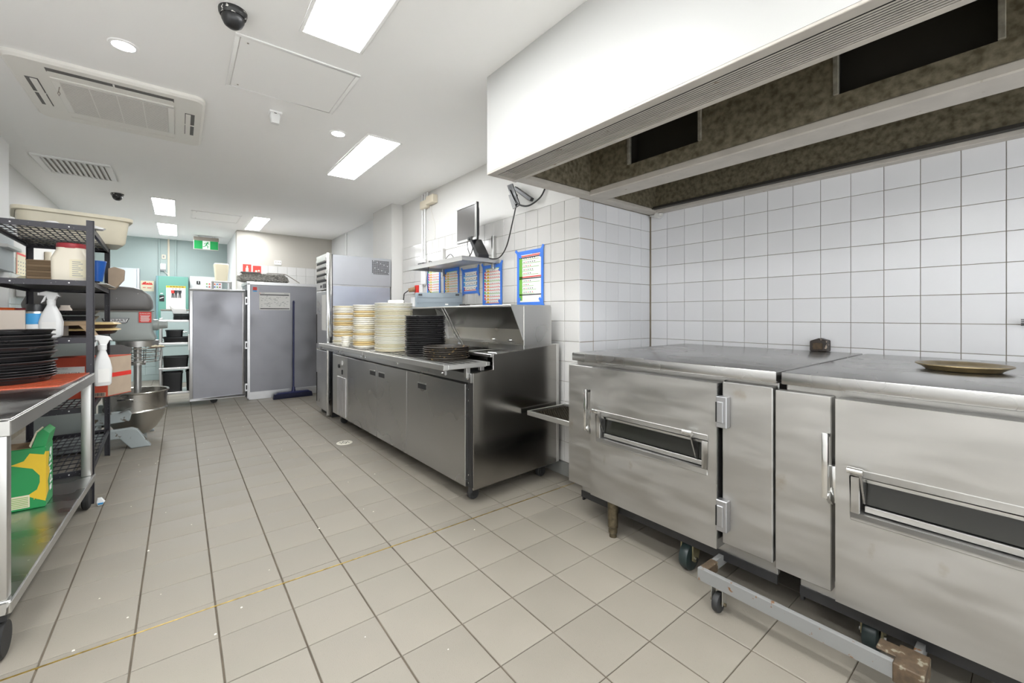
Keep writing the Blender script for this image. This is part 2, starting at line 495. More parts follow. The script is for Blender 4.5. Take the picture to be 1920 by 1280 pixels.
# walls
WT, GAP, TT = 0.1506, 0.0028, 0.006
Z0 = 1.9083                                # a horizontal joint measured on the alcove wall
def tiles_on(parent, face, fixed, a0, a1, astep0, z_lo, z_hi, m, name='wall_tile', step=WT):
    k0 = math.floor((a0 - astep0) / step) - 1
    k = k0
    while astep0 + k * step < a1 - 1e-6:
        s0, s1 = max(a0, astep0 + k * step), min(a1, astep0 + (k + 1) * step)
        k += 1
        if s1 - s0 < 0.012: continue
        r = -14
        while Z0 + r * WT < z_hi - 1e-6:
            z0, z1 = max(z_lo, Z0 + r * WT), min(z_hi, Z0 + (r + 1) * WT)
            r += 1
            if z1 - z0 < 0.012: continue
            ca_, cz = (s0 + s1) / 2, (z0 + z1) / 2
            w, h = s1 - s0 - GAP, z1 - z0 - GAP
            if face == '-x': put_tile(name, parent, face, Vector((fixed, ca_, cz)), h, w, TT, m)
            elif face == '+x': put_tile(name, parent, face, Vector((fixed, ca_, cz)), h, w, TT, m)
            else: put_tile(name, parent, face, Vector((ca_, fixed, cz)), w, h, TT, m)
ZT = 2.0586
wr = struct('wall_right', MB().box(XR + .006, XR + .16, YJ, 5.9, 0, ZT, 1).box(XR, XR + .16, YJ, 5.9, ZT, ZC, 0), ['wall_paint', 'wall_grout'])
tiles_on(wr, '-x', XR + .006, YJ, 5.16, YJ, .1022, ZT, 'wall_tile')
struct('baseboard_right', MB().box(XR - .012, XR + .01, YJ, 5.16, 0, .1), 'skirting', bevel=.004)
ws = struct('wall_alcove_side', MB().box(XR + .16, XA + .1, YJ + .006, YJ + .16, 0, ZC, 1), ['wall_paint', 'wall_grout'])
tiles_on(ws, '-y', YJ + .006, XR + .0025, XA, XR, .1022, 2.046, 'alcove_tile')
wa = struct('wall_alcove_back', MB().box(XA + .006, XA + .16, YB, YJ + .16, 0, ZC, 1), ['wall_paint', 'wall_grout'])
tiles_on(wa, '-x', XA + .006, -.35, YJ, 1.9224, .8, 2.046, 'alcove_tile')
obj('tile_strip', MB().box(XA, XA + .006, YB, -.353, .8, 2.04), 'alcove_tile', wa, kind='stuff')
struct('baseboard_alcove', MB().box(XA - .012, XA + .01, YB, YJ, 0, .1), 'skirting', bevel=.004)
# pier and the wall beyond
struct('wall_pier', MB().box(2.122, XR + .2, 5.165, 5.82, 0, ZC), 'wall_paint')
wb = struct('wall_right_far', MB().box(2.258, 2.4, 5.82, YW + .1, 0, ZC), 'grey_paint')
ww = struct('wall_end', MB().box(.748, 2.4, YW + .006, YW + .2, 0, 2.058, 1).box(.748, 2.4, YW, YW + .2, 2.058, ZC, 0), ['cream_paint', 'cream_paint'])
tiles_on(ww, '-y', YW + .006, .75, 2.258, .75, 1.3, 2.0586, 'wall_tile')
struct('wall_jog', MB().box(.748, .9, YW + .2, YF + .1, 0, ZC), 'grey_paint')
wf = struct('wall_far', MB().box(XL1 - .1, .9, YF + .006, YF + .2, 0, 1.7577, 1).box(XL1 - .1, .9, YF, YF + .2, 1.7577, ZC, 0), ['aqua_paint', 'aqua_paint'])
tiles_on(wf, '-y', YF + .006, -1.25, .745, -1.25, .1022, 1.7577, 'aqua_tile')
DY0, DY1, DZ = 8.95, 9.85, 2.05            # unseen door opening added in the far left corner for daylight
wl = struct('wall_left', MB().box(XL1 - .15, XL1 - .006, 5.36, DY0, 0, 1.7577, 1).box(XL1 - .15, XL1, 5.36, DY0, 1.7577, ZC, 0).box(XL1 - .15, XL1, DY0, DY1, DZ, ZC, 0).box(XL1 - .15, XL1, DY1, YF + .1, 0, ZC, 0), ['wall_paint', 'wall_grout'])
tiles_on(wl, '+x', XL1 - .006, 5.42, DY0, 5.36, .3, 1.7577, 'wall_tile')
struct('door_added', MB().box(XL1 - .16, XL1 + .02, DY0, DY0 + .04, 0, DZ).box(XL1 - .16, XL1 + .02, DY1 - .04, DY1, 0, DZ).box(XL1 - .16, XL1 + .02, DY0, DY1, DZ - .04, DZ), 'grey_paint', bevel=.004)
struct('wall_left_near', MB().box(XL0 - .3, XL0, YB, 5.36, 0, ZC), 'bounce_paint')
# back of the room, behind the camera: unseen opening added to let daylight in
struct('wall_rear', MB().box(XL0, -.9, YB - .12, YB, 0, ZC).box(2.9, XA + .1, YB - .12, YB, 0, ZC).box(-.9, 2.9, YB - .12, YB, 2.55, ZC), 'wall_paint')
# ---------------------------------------------------------------- ceiling fixtures
def light_panel(x0, x1, y0, y1, label):
    t = thing('ceiling_light', label, 'ceiling light', ((x0 + x1) / 2, (y0 + y1) / 2, ZC), group='recessed ceiling light panels')
    obj('frame', MB().frame('z', ZC - .008, ZC, x0, x1, y0, y1, .018), 'ceiling_paint', t, bevel=.002)
    obj('diffuser', MB().box(x0 + .017, x1 - .017, y0 + .017, y1 - .017, ZC - .006, ZC - .001), 'panel_light', t)
light_panel(.467, .779, 1.10, 2.315, 'large bright light panel at the top edge of the ceiling')
light_panel(1.155, 1.45, 3.29, 4.50, 'bright light panel in the ceiling above the prep counter')
light_panel(-.285, -.035, 6.66, 7.75, 'small far light panel nearer of the two above the aqua end wall')
light_panel(-.292, -.025, 8.45, 9.64, 'smallest light panel, closest to the aqua end wall')
light_panel(.828, 1.062, 7.06, 8.195, 'light panel beside the corner of the white end wall')
light_panel(.467, .779, -1.6, -.4, 'added unseen light panel behind the photographer on the kitchen ceiling')  # lamp added out of view behind the camera for more room light
light_panel(-.86, -.55, .1, 1.3, 'added unseen light panel over the steel table, nearer of two')  # added out of view to fill the ovens and alcove with light
light_panel(-.86, -.55, -1.7, -.5, 'added unseen light panel over the left wall behind the photographer')  # second unseen fill panel, added for the oven side

def downlight(x, y, label):
    t = thing('downlight', label, 'downlight', (x, y, ZC), group='round ceiling downlights')
    obj('trim_ring', MB().lathe([(.047, -.001), (.048, -.006), (.062, -.005), (.065, 0)], (x, y, ZC), 28), 'ceiling_paint', t)
    obj('lens', MB().lathe([(.048, -.004), (.03, -.009), (.0, -.011)], (x, y, ZC), 24), 'spot_light', t)
downlight(-.233, 3.016, 'round downlight glowing above the ceiling air conditioner')
downlight(.975, 3.435, 'small round downlight beside the middle light panel')

# air conditioner cassette
ax0, ax1, ay0, ay1 = -.765, .135, 3.42, 4.36
ac = thing('air_conditioner', 'square white ceiling cassette air conditioner with dusty grille', 'air conditioner', ((ax0 + ax1) / 2, (ay0 + ay1) / 2, ZC))
acx, acy = (ax0 + ax1) / 2, (ay0 + ay1) / 2
obj('panel', MB().loft([(acx, acy, .45, .47, .06, ZC), (acx, acy, .45, .47, .06, ZC - .018), (acx, acy, .435, .455, .05, ZC - .03)], 5), 'ac_plastic', ac)
gr = obj('intake_frame', MB().frame('z', ZC - .036, ZC - .028, acx - .285, acx + .285, acy - .285, acy + .285, .035), 'ac_plastic', ac, bevel=.003)
obj('intake_back', MB().box(acx - .25, acx + .25, acy - .25, acy + .25, ZC - .032, ZC - .029), 'ac_grey', ac)
g = MB()
for k in range(34):
    y = acy - .245 + k * .49 / 33
    g.box(acx - .25, acx + .25, y - .0034, y + .0034, ZC - .0365, ZC - .035)
for k in range(3):
    x = acx - .125 + k * .125
    g.box(x - .002, x + .002, acy - .25, acy + .25, ZC - .035, ZC - .031)
obj('intake_grille', g, 'ac_plastic', ac, kind='stuff')
for k, (dx, dy) in enumerate(((0, -1), (0, 1), (-1, 0), (1, 0))):
    cx, cy = acx + dx * .37, acy + dy * .375
    hx, hy = (.285, .027) if dy else (.027, .21)
    sl = obj('louvre_slot', MB().box(cx - hx, cx + hx, cy - hy, cy + hy, ZC - .0312, ZC - .0285), 'ac_plastic' if dy > 0 else 'ac_slot', ac)
    if dy: fl = MB().box(cx - hx + .004, cx + hx - .004, cy - hy + (.004 if dy > 0 else .034), cy + hy - (.034 if dy > 0 else .004), ZC - .035, ZC - .033).box(cx - .004, cx + .004, cy - hy, cy + hy, ZC - .036, ZC - .031)
    else: fl = MB().box(cx - hx + .004 if dx > 0 else cx - hx + .02, cx + hx - .022 if dx > 0 else cx + hx - .004, cy - hy + .004, cy + hy - .004, ZC - .037, ZC - .033).box(cx - hx, cx + hx, cy - .004, cy + .004, ZC - .036, ZC - .031)
    obj('louvre', fl, 'ac_plastic', sl, bevel=.001)
lp = [(-.575, 3.72 + .0, ZC - .032), (-.578, 3.72, ZC - .06), (-.583, 3.725, ZC - .075), (-.578, 3.725, ZC - .088), (-.572, 3.72, ZC - .076), (-.578, 3.72, ZC - .062)]
obj('cord_loop', MB().tube(lp, .0025, 5), 'ac_grey', ac)

# supply air diffuser
vx0, vx1, vy0, vy1 = -1.04, -.515, 5.50, 6.13
t = thing('air_vent', 'white louvred air vent in the ceiling beyond the air conditioner', 'air vent', ((vx0 + vx1) / 2, (vy0 + vy1) / 2, ZC))
obj('frame', MB().frame('z', ZC - .014, ZC, vx0, vx1, vy0, vy1, .05), 'ceiling_paint', t, bevel=.005)
obj('back', MB().box(vx0 + .05, vx1 - .05, vy0 + .05, vy1 - .05, ZC - .003, ZC - .001), 'vent_slit_grey', t)
for k in range(11):
    x = vx0 + .07 + k * (vx1 - vx0 - .14) / 10
    obj('slat', MB().prism([(x - .019, ZC - .003), (x + .008, ZC - .02), (x + .012, ZC - .018), (x - .013, ZC - .003)], 'y', vy0 + .05, vy1 - .05), 'ceiling_paint', t)

# ceiling hatches
def hatch(x0, x1, y0, y1, label, w=.022):
    t = thing('ceiling_hatch', label, 'access hatch', ((x0 + x1) / 2, (y0 + y1) / 2, ZC), group='ceiling access hatches')
    obj('frame', MB().frame('z', ZC - .007, ZC, x0, x1, y0, y1, w), 'ceiling_paint', t, bevel=.002)
    obj('panel', MB().box(x0 + w + .003, x1 - w - .003, y0 + w + .003, y1 - w - .003, ZC - .005, ZC), 'ceiling_paint', t, bevel=.001)
    obj('screw', MB().cyl((x0 + .06, y0 + .06, ZC - .007), (x0 + .06, y0 + .06, ZC - .004), .005, n=8), 'ac_grey', t)
    obj('screw', MB().cyl((x0 + .06, y1 - .06, ZC - .007), (x0 + .06, y1 - .06, ZC - .004), .005, n=8), 'ac_grey', t)
hatch(.22, .845, 2.52, 3.14, 'square white access hatch in the ceiling beside the bright panel')
hatch(.12, .70, 7.17, 7.75, 'small access hatch in the ceiling above the open cabinet door', .014)

def dome_camera(x, y, label, s=1.0):
    t = thing('dome_camera', label, 'security camera', (x, y, ZC), group='black dome cameras')
    obj('base', MB().lathe([(.058 * s, 0), (.058 * s, -.012 * s), (.05 * s, -.03 * s), (.046 * s, -.03 * s)], (x, y, ZC), 24), 'black_plastic', t)
    obj('paint_ring', MB().lathe([(.0585 * s, -.004 * s), (.0578 * s, -.016 * s), (.053 * s, -.026 * s), (.05 * s, -.03 * s)], (x, y, ZC), 24), 'chipped_white', t)
    obj('dome', MB().lathe([(.047 * s, -.028 * s), (.046 * s, -.045 * s), (.036 * s, -.066 * s), (.02 * s, -.078 * s), (0, -.081 * s)], (x, y, ZC), 24), 'black_plastic', t)
dome_camera(.196, 2.36, 'black dome camera at the top of the picture beside the hatch')
dome_camera(-.575, 6.75, 'small black dome camera on the ceiling beyond the air vent')

t = thing('motion_sensor', 'small white motion sensor on the ceiling below the hatch', 'sensor', (.526, 3.36, ZC))
obj('base', MB().box(.487, .566, 3.32, 3.40, ZC - .012, ZC), 'ceiling_paint', t, bevel=.003)
obj('head', MB().loft([(.525, 3.36, .028, .02, .008, ZC - .012), (.525, 3.355, .032, .024, .01, ZC - .03), (.525, 3.35, .024, .02, .01, ZC - .082)], 3), 'white_plastic', t)
obj('eye', MB().box(.517, .533, 3.328, 3.336, ZC - .014, ZC - .007), 'ac_slot', t)

# ---------------------------------------------------------------- exhaust hood over the ovens
HX, HY, HZ = 1.445, 2.07, 2.05
HB = YB + .02
hood = thing('exhaust_hood', 'large white kitchen exhaust hood above the steel ovens', 'exhaust hood', (HX, HY, HZ))
obj('front_panel', MB().box(HX, HX + .02, HB, HY, HZ, ZC - .001), 'hood_white', hood)
obj('end_panel', MB().box(HX + .021, 2.265, HY - .02, HY, HZ + .03, ZC - .001).box(2.29, XA - .002, HY - .02, HY, HZ + .03, ZC - .001), 'hood_white', hood)
# underside frame: front strip with a slotted grille
st = obj('front_strip', MB().box(HX - .001, 1.494, HB, HY, HZ - .012, HZ - .0005).box(1.634, 1.664, HB, HY, HZ - .014, HZ + .02).box(1.494, 1.634, 2.03, HY, HZ - .012, HZ + .02), 'hood_strip', hood, bevel=.002)
obj('grille_recess', MB().box(1.494, 1.634, HB, 2.03, HZ + .024, HZ + .028), 'dark_gap', hood)
for k in range(10):
    x = 1.499 + k * .01345
    obj('grille_slat', MB().box(x, x + .0075, HB, 2.03, HZ - .0125, HZ - .0112), 'hood_strip', hood)
obj('end_strip', MB().box(1.664, XA - .06, 1.985, HY, HZ - .008, HZ + .02), 'hood_strip', hood, bevel=.003)
obj('centre_beam', MB().box(2.262, 2.435, HB, 1.985, HZ - .012, HZ + .03), 'hood_strip', hood, bevel=.006)
obj('rear_strip', MB().box(3.075, XA - .001, HB, HY - .0, HZ - .008, HZ + .045), 'hood_strip', hood, bevel=.004)
# inside: filter bank panel behind the front cavity with square openings, and the rear cavity lining
fx = 2.262
openings = [(1.175, 1.66), (.085, .575), (-1.0, -.51)]
fp = MB()
zl, zh = 2.165, 2.40
fp.box(fx, fx + .012, HB, 1.985, HZ + .03, zl).box(fx, fx + .012, HB, 1.985, zh, ZC - .06)
edges = [HB] + [e for o in sorted(openings) for e in o] + [1.985]
for k in range(0, len(edges), 2): fp.box(fx, fx + .012, edges[k], edges[k + 1], zl, zh)
obj('filter_wall', fp, 'galvanised', hood)
for (a, b) in openings:
    f_ = obj('filter_opening', MB().box(fx + .10, fx + .11, a - .01, b + .01, zl - .01, zh + .01).box(fx + .012, fx + .10, a - .01, a, zl, zh).box(fx + .012, fx + .10, b, b + .01, zl, zh), 'hood_black', hood)
    obj('side_clip', MB().box(fx - .012, fx + .012, a - .002, a + .017, zl, zh), 'filter_frame', f_, bevel=.002)
    obj('side_clip', MB().box(fx - .012, fx + .012, b - .017, b + .002, zl, zh), 'filter_frame', f_, bevel=.002)
obj('cavity_top', MB().box(HX + .02, XA - .002, HB, HY - .02, ZC - .06, ZC - .045), 'galvanised', hood)
obj('cavity_end', MB().box(1.67, 3.07, 1.975, 1.984, HZ + .02, ZC - .06), 'galvanised', hood)
obj('cavity_front', MB().box(1.655, 1.664, HB, 1.975, HZ + .02, ZC - .06), 'galvanised', hood)
obj('rear_lining', MB().box(3.06, 3.075, HB, 1.975, HZ + .04, ZC - .06), 'galvanised', hood)
obj('rear_gutter', MB().box(3.02, 3.06, HB, 1.985, HZ + .012, HZ + .03), 'hood_black', hood)
obj('rear_divider', MB().box(2.44, 2.452, HB, 1.975, HZ + .03, ZC - .06), 'galvanised', hood)

# ---------------------------------------------------------------- conveyor ovens
def oven(dy, label, first):
    t = thing('conveyor_oven', label, 'oven', (2.47, 1.207 + dy, 0))
    def b(x0, x1, y0, y1, z0, z1): return MB().box(x0, x1, y0 + dy, y1 + dy, z0, z1)
    obj('body', b(1.885, 3.10, .660, 1.752, .195, .93), 'oven_steel', t, bevel=.004)
    obj('top_cover', b(1.846, 3.12, .656, 1.757, .93, .977), 'oven_top_steel', t, bevel=.004, seg=2)
    obj('front_sill', b(1.872, 1.90, .660, 1.70, .16, .23), 'oven_steel', t, bevel=.003)
    obj('chassis', b(1.866, 1.874, .66, 1.70, .128, .165), 'black_metal', t)
    obj('floor_pan', b(1.90, 3.05, .665, 1.70, .165, .195), 'black_metal', t)
    obj('chassis', b(1.874, 3.05, 1.69, 1.70, .107, .165), 'black_metal', t)
    obj('chassis', b(3.04, 3.05, .665, 1.69, .107, .165), 'black_metal', t)
    ep = obj('end_door', b(1.836, 1.884, 1.592, 1.775, .206, .906), 'oven_steel', t, bevel=.003)
    m = MB()
    y = 1.598 + dy
    m.bar((1.788, y, .785), (1.788, y, .555), .018, .018)
    m.bar((1.836, y, .77), (1.79, y, .775), .012, .014)
    m.bar((1.832, y - .014, .665), (1.832, y - .014, .535), .026, .03).bar((1.79, y - .004, .575), (1.822, y - .012, .535), .018, .022)
    obj('lever_handle', m, 'chrome', ep, bevel=.003, seg=2)
    # big door with a wide window
    y0, y1, z0, z1 = .870 + dy, 1.572 + dy, .200, .908
    wy0, wy1, wz0, wz1 = .935 + dy, 1.508 + dy, .527, .655
    m = MB().box(1.80, 1.862, y0, y1, wz1, z1).box(1.80, 1.862, y0, y1, z0, wz0).box(1.80, 1.862, y0, wy0, wz0, wz1).box(1.80, 1.862, wy1, y1, wz0, wz1)
    d = obj('door', m, 'oven_steel', t)
    obj('door_edge', MB().box(1.802, 1.884, y0 - .002, y0 + .001, z0, z1), 'steel_dark', d)
    obj('window_frame', MB().frame('x', 1.796, 1.803, wy0 - .028, wy1 + .022, wz0 - .024, wz1 + .024, .026), 'oven_steel', d, bevel=.002)
    obj('flap_frame', MB().box(1.822, 1.832, wy0 + .01, wy1 - .012, wz0 + .006, wz0 + .026).box(1.835, 1.843, wy0 + .01, wy1 - .012, wz1 - .026, wz1 - .008), 'steel_soft', d, bevel=.001)
    obj('glass', MB().prism([(1.832, wz0 + .03), (1.84, wz1 - .026), (1.844, wz1 - .026), (1.836, wz0 + .03)], 'y', wy0 + .004, wy1 - .004), 'glass_dark', d)
    obj('window_recess', MB().box(1.855, 1.862, wy0 - .002, wy1 + .002, wz0 - .002, wz1 + .002), 'dark_gap', d)
    for yy in (wy1 - .012, wy0 + .035):
        obj('flap_arm', MB().prism([(1.828, wz0 + .03), (1.815, wz0 + .035), (1.765, wz1 + .018), (1.782, wz1 + .026), (1.83, wz0 + .10)], 'y', yy - .003, yy + .003), 'steel_dark', d)
        obj('flap_knob', MB().cyl((1.772, yy - .006, wz1 + .024), (1.772, yy + .036, wz1 + .024), .0115, n=14), 'chrome', d)
    # right-hand panel and the two hinge blocks
    obj('side_panel', b(1.826, 1.884, .662, .857, .225, .915), 'oven_steel', t, bevel=.003)
    obj('panel_gap', b(1.872, 1.888, .8575, .8695, .225, .915), 'dark_gap', t)
    for hz in (.79, .352):
        h = obj('hinge', b(1.79, 1.826, .823, .868, hz - .066, hz + .066), 'hinge_steel', t, bevel=.003)
        obj('hinge_pin', b(1.784, 1.80, .836, .862, hz - .044, hz + .044), 'hinge_steel', h, bevel=.002)
        obj('hinge_slot', b(1.7835, 1.802, .863, .8665, hz - .042, hz + .042), 'dark_gap', h)
    obj('screw', MB().cyl((1.846, .76 + dy, .905), (1.88, .76 + dy, .905), .007, n=10), 'chrome', t)
    if first:
        obj('leg', MB().lathe([(.02, 0), (.02, .02), (.024, .024), (.024, .05), (.028, .055), (.03, .20)], (1.845, 1.452, 0), 16), 'leg_bronze', t)
        obj('leg', MB().lathe([(.018, 0), (.018, .02), (.022, .024), (.022, .05), (.026, .055), (.028, .11)], (3.0, 1.55, 0), 16), 'leg_bronze', t)
    for q, (cx, cy) in enumerate(((1.925, 1.045), (3.0, 1.12), (3.0, .8)) if first else ((1.98, .8), (1.98, 1.5), (3.0, .8), (3.0, 1.5))):
        cy += dy
        br = [(cx - .045, .164), (cx + .05, .164), (cx - .002, .05), (cx - .028, .04), (cx - .052, .055), (cx - .05, .12)]
        w = obj('castor', MB().prism(br, 'y', cy + .026, cy + .031).prism(br, 'y', cy - .031, cy - .026).box(cx - .045, cx + .05, cy - .031, cy + .031, .158, .164), 'castor_yellow', t, bevel=.002)
        obj('wheel', MB().cyl((cx - .028, cy - .022, .064), (cx - .028, cy + .022, .064), .0635, n=28), 'wheel_dark', w, bevel=.01, seg=2)
        obj('axle_bolt', MB().cyl((cx - .028, cy - .038, .06), (cx - .028, cy + .038, .06), .009, n=8), 'steel_dark', w)
    # exit conveyor
    ys, ye = (1.76, 2.205) if first else (.0, .0)
    if first:
        c = obj('conveyor', MB().box(1.875, 1.888, ys, ye, .513, .546).box(2.225, 2.238, ys, ye, .513, .546).box(1.875, 2.238, ye - .012, ye, .513, .546), 'steel_soft', t, bevel=.002)
        m = MB().box(1.889, 2.224, ys, ye - .013, .515, .524)
        for k in range(34):
            yy = ys + .008 + k * .0125
            m.box(1.889, 2.224, yy - .0016, yy + .0016, .526, .5305)
            for j in range(17): 
                x = 1.895 + j * .0196 + (k % 2) * .0098
                m.box(x, x + .003, yy - .006, yy + .006, .529, .534)
        obj('wire_belt', m, 'conveyor', c, kind='stuff')
    return t
oven(0, 'steel conveyor oven nearer the tiled corner, with exit tray', True)
oven(-1.118, 'steel conveyor oven at the right edge under a brown dish', False)

# trolley rail poking out from under the ovens
t = thing('steel_trolley', 'chipped grey steel trolley rail on castors under the ovens', 'trolley', (1.72, .57, 0))
obj('rail', MB().box(1.690, 1.696, .262, .895, .102, .152).box(1.696, 1.71, .262, .895, .147, .152), 'rust_paint', t, bevel=.001)
obj('end_plate', MB().box(1.696, 1.80, .862, .895, .108, .150), 'rust', t, bevel=.002)
obj('corner_bracket', MB().box(1.685, 1.80, .215, .285, .095, .155).box(1.72, 1.78, .28, .33, .150, .158), 'rust', t, bevel=.003)
obj('cross_rail', MB().box(1.80, 2.6, .87, .89, .108, .15), 'rust_paint', t)
obj('cross_rail', MB().box(1.80, 2.6, .235, .255, .108, .15), 'rust_paint', t)
for cy in (.82, .24):
    w = obj('castor', MB().box(1.70, 1.745, cy - .027, cy + .027, .098, .103).box(1.70, 1.735, cy + .02, cy + .023, .035, .1).box(1.70, 1.735, cy - .023, cy - .02, .035, .1), 'steel_soft', t, bevel=.001)
    obj('wheel', MB().cyl((1.715, cy - .0125, .0385), (1.715, cy + .0125, .0385), .0385, n=24), 'rubber', w, bevel=.006, seg=2)
    obj('axle', MB().cyl((1.715, cy - .03, .0385), (1.715, cy + .03, .0385), .007, n=8), 'leg_bronze', w)

# things on and behind the ovens
prof = [(0, .012), (.105, .012), (.118, .02), (.132, .026), (.138, .026), (.139, .022), (.12, .012), (.108, .002), (0, 0)]
solo('pizza_tray', MB().lathe(prof, (2.47, .205, .9775), 36), 'oven_dish', 'round scorched brown tray lying on the right oven', 'tray', (2.47, .205, .9775))
t = thing('gas_tap_box', 'small burnt dark box on the tiles behind the ovens', 'box', (3.10, .86, .98))
obj('case', MB().prism([(.815, .978), (.905, .978), (.905, 1.04), (.86, 1.058), (.815, 1.045)], 'x', 3.07, 3.142), 'burnt', t, bevel=.004)
obj('face_plate', MB().box(3.064, 3.071, .838, .888, .99, 1.03), 'rust', t, bevel=.002)

t = thing('wall_fitting', 'small black fitting on the tiles at the right picture edge', 'fitting', (3.10, .055, 1.15))
obj('mount', MB().box(3.11, 3.142, .03, .058, 1.15, 1.18), 'black_plastic', t, bevel=.004)
for k in range(4): obj('prong', MB().bar((3.11, .045, 1.155 + k * .008), (3.095, .067, 1.152 + k * .009), .006, .004), 'black_plastic', t)
t = thing('pipe_clamp', 'white painted pipe clamp in the tiled corner below the hood', 'pipe clamp', (3.10, 1.98, 2.02))
obj('clamp', MB().cyl((3.08, 1.985, 2.022), (3.141, 1.985, 2.022), .022, n=14).bar((3.11, 2.06, 2.034), (3.11, 1.95, 2.02), .02, .012), 'wall_paint', t, bevel=.003)
obj('wing_nut', MB().cyl((3.10, 1.955, 2.012), (3.10, 1.955, 2.036), .018, n=10), 'wall_paint', t)
# ---------------------------------------------------------------- pizza prep fridge
PR = thing('prep_fridge', 'long stainless steel pizza prep fridge along the tiled wall', 'prep fridge', (1.42, 2.229, 0), R(1.6))
PM = ROOT[PR]
def PL(x, y, z): return PM @ Vector((x, y, z))
def pb(name, mb, m, par=PR, **kw): return obj(name, mb, m, par, local=True, **kw)
LY = 2.72
pb('carcass', MB().box(.05, .79, .012, LY, .10, .83), 'steel_dark')
pb('side_panel', MB().prism([(.028, .095), (.80, .112), (.80, .986), (.185, .942), (.185, .845), (.028, .832)], 'y', -.004, .01), 'steel_mirror', bevel=.002)
pb('back_edge', MB().box(.775, .802, -.006, .02, .112, .986), 'steel_soft', bevel=.002)
pb('fascia', MB().box(.012, .05, .0, LY, .772, .832), 'steel_dark', bevel=.002)
pb('lock', MB().cyl((.006, .045, .80), (.02, .045, .80), .011, n=16), 'chrome')
pb('hinge_gap_fill', MB().box(.02, .05, .004, .045, .11, .77), 'dark_gap')  # near-black fill paints the shade of the gap beside the door
for z in (.14, .19, .66, .73): pb('hinge_screw', MB().cyl((.012, .028, z), (.022, .028, z), .005, n=8), 'chrome')
for (a, b, hy) in ((.046, .868, .62), (.874, 1.462, 1.36), (1.468, 2.232, 1.56)):
    d = pb('door', MB().box(.0, .048, a, b, .112, .764), 'steel_dark', bevel=.003)
    h = pb('handle_recess', MB().box(-.0015, .004, hy - .062, hy + .062, .655, .70), 'black_plastic', d, bevel=.001)
    pb('handle_lip', MB().box(-.004, .002, hy - .062, hy + .062, .694, .702), 'steel_soft', d)
pb('corner_foot', MB().cyl((.03, .03, .075), (.03, .03, .112), .016, n=10), 'black_metal')
# compressor bay
cp = pb('compressor_panel', MB().box(.004, .05, 2.240, LY, .112, .764), 'steel_soft', bevel=.002)
for k in range(3):
    y = 2.285 + k * .095
    pb('vent_slat', MB().box(-.006, .006, y, y + .075, .13, .54), 'alu', cp, bevel=.002)
pb('gauge', MB().cyl((-.004, 2.40, .69), (.006, 2.40, .69), .026, n=18), 'white_plastic', cp)
pb('dial', MB().cyl((-.006, 2.50, .65), (.006, 2.50, .65), .02, n=18), 'black_plastic', cp)
pb('switch', MB().box(-.004, .006, 2.385, 2.41, .57, .62), 'black_plastic', cp)
for y in (.09, 2.6):
    for x in (.09, .7):
        c = pb('castor', MB().box(x - .03, x + .03, y - .03, y + .03, .085, .10).box(x - .02, x + .02, y - .024, y - .02, .03, .09).box(x - .02, x + .02, y + .02, y + .024, .03, .09), 'black_metal')
        pb('wheel', MB().cyl((x, y - .018, .04), (x, y + .018, .04), .04, n=20), 'rubber', c, bevel=.005)
# slatted serving rail in two lengths
for (a, b) in ((.002, 1.318), (1.324, 2.60)):
    rl = pb('serving_rail', MB().box(-.182, -.150, a, b, .866, .90).box(.135, .165, a, b, .872, .896).box(-.15, .135, a, a + .022, .868, .898).box(-.15, .135, b - .022, b, .868, .898), 'steel_soft', bevel=.002)
    for k in range(5):
        x = -.118 + k * .0565
        pb('slat', MB().box(x - .011, x + .011, a + .02, b - .02, .8955, .899), 'steel_soft', rl)
    pb('rail_lower_edge', MB().box(-.17, -.155, a + .01, b - .01, .838, .864), 'steel_dark', rl)
    for y in (a + .03, (a + b) / 2, b - .06):
        pb('rail_bracket', MB().box(.0, .03, y, y + .03, .80, .87).box(.11, .14, y, y + .03, .84, .872), 'steel', rl, bevel=.002)
        pb('bolt', MB().cyl((-.176, y + .01, .85), (-.15, y + .01, .85), .006, n=8), 'chrome', rl)
# worktop with ingredient wells
top = MB().box(.17, .215, 0, LY, .925, .944).box(.455, .80, 0, LY, .945, .988)
ys = [(.0, .10), (.78, .84), (1.50, 1.56), (2.2, LY)]
for a, b in ys: top.box(.215, .455, a, b, .928, .952)
pb('worktop', top, 'steel', bevel=.002)
for (a, b) in ((.10, .78), (.84, 1.50), (1.56, 2.2)):
    w = pb('ingredient_well', MB().box(.215, .455, a, b, .86, .872).box(.21, .216, a, b, .872, .93).box(.454, .46, a, b, .872, .945).box(.215, .455, a - .001, a + .004, .872, .93).box(.215, .455, b - .004, b, .872, .93), 'steel_mirror')
    pb('well_lid', MB().box(.22, .45, a + .01, (a + b) / 2, .915, .922), 'steel_mirror', w, bevel=.002)
    pb('cross_bar', MB().box(.215, .455, (a + b) / 2 - .008, (a + b) / 2 + .008, .928, .936), 'steel_soft', w)
# raised lid housing at the back
pb('housing_top', MB().box(.335, .72, -.002, 2.1, 1.258, 1.272), 'steel_soft', bevel=.003)
pb('housing_back', MB().box(.66, .72, -.0, 2.1, .986, 1.258), 'steel')
pb('housing_end', MB().box(.452, .722, -.006, .004, .986, 1.262), 'steel', bevel=.002)
pb('housing_end', MB().box(.452, .722, 2.096, 2.106, .986, 1.262), 'steel', bevel=.002)
pb('lid_underside', MB().prism([(.345, 1.256), (.66, 1.09), (.66, 1.10), (.36, 1.258)], 'y', .01, 2.09), 'steel_mirror')
for yy in (.002, 1.03, 2.09):
    pb('lid_wing', MB().prism([(.338, 1.264), (.452, 1.262), (.478, .992), (.468, .992)], 'y', yy - .003, yy + .003), 'steel_soft')
for yy in (.86, .90):
    pb('lid_strut', MB().bar((.338, yy + .01, 1.262), (.44, yy - .12, .955), .014, .004), 'steel_soft')
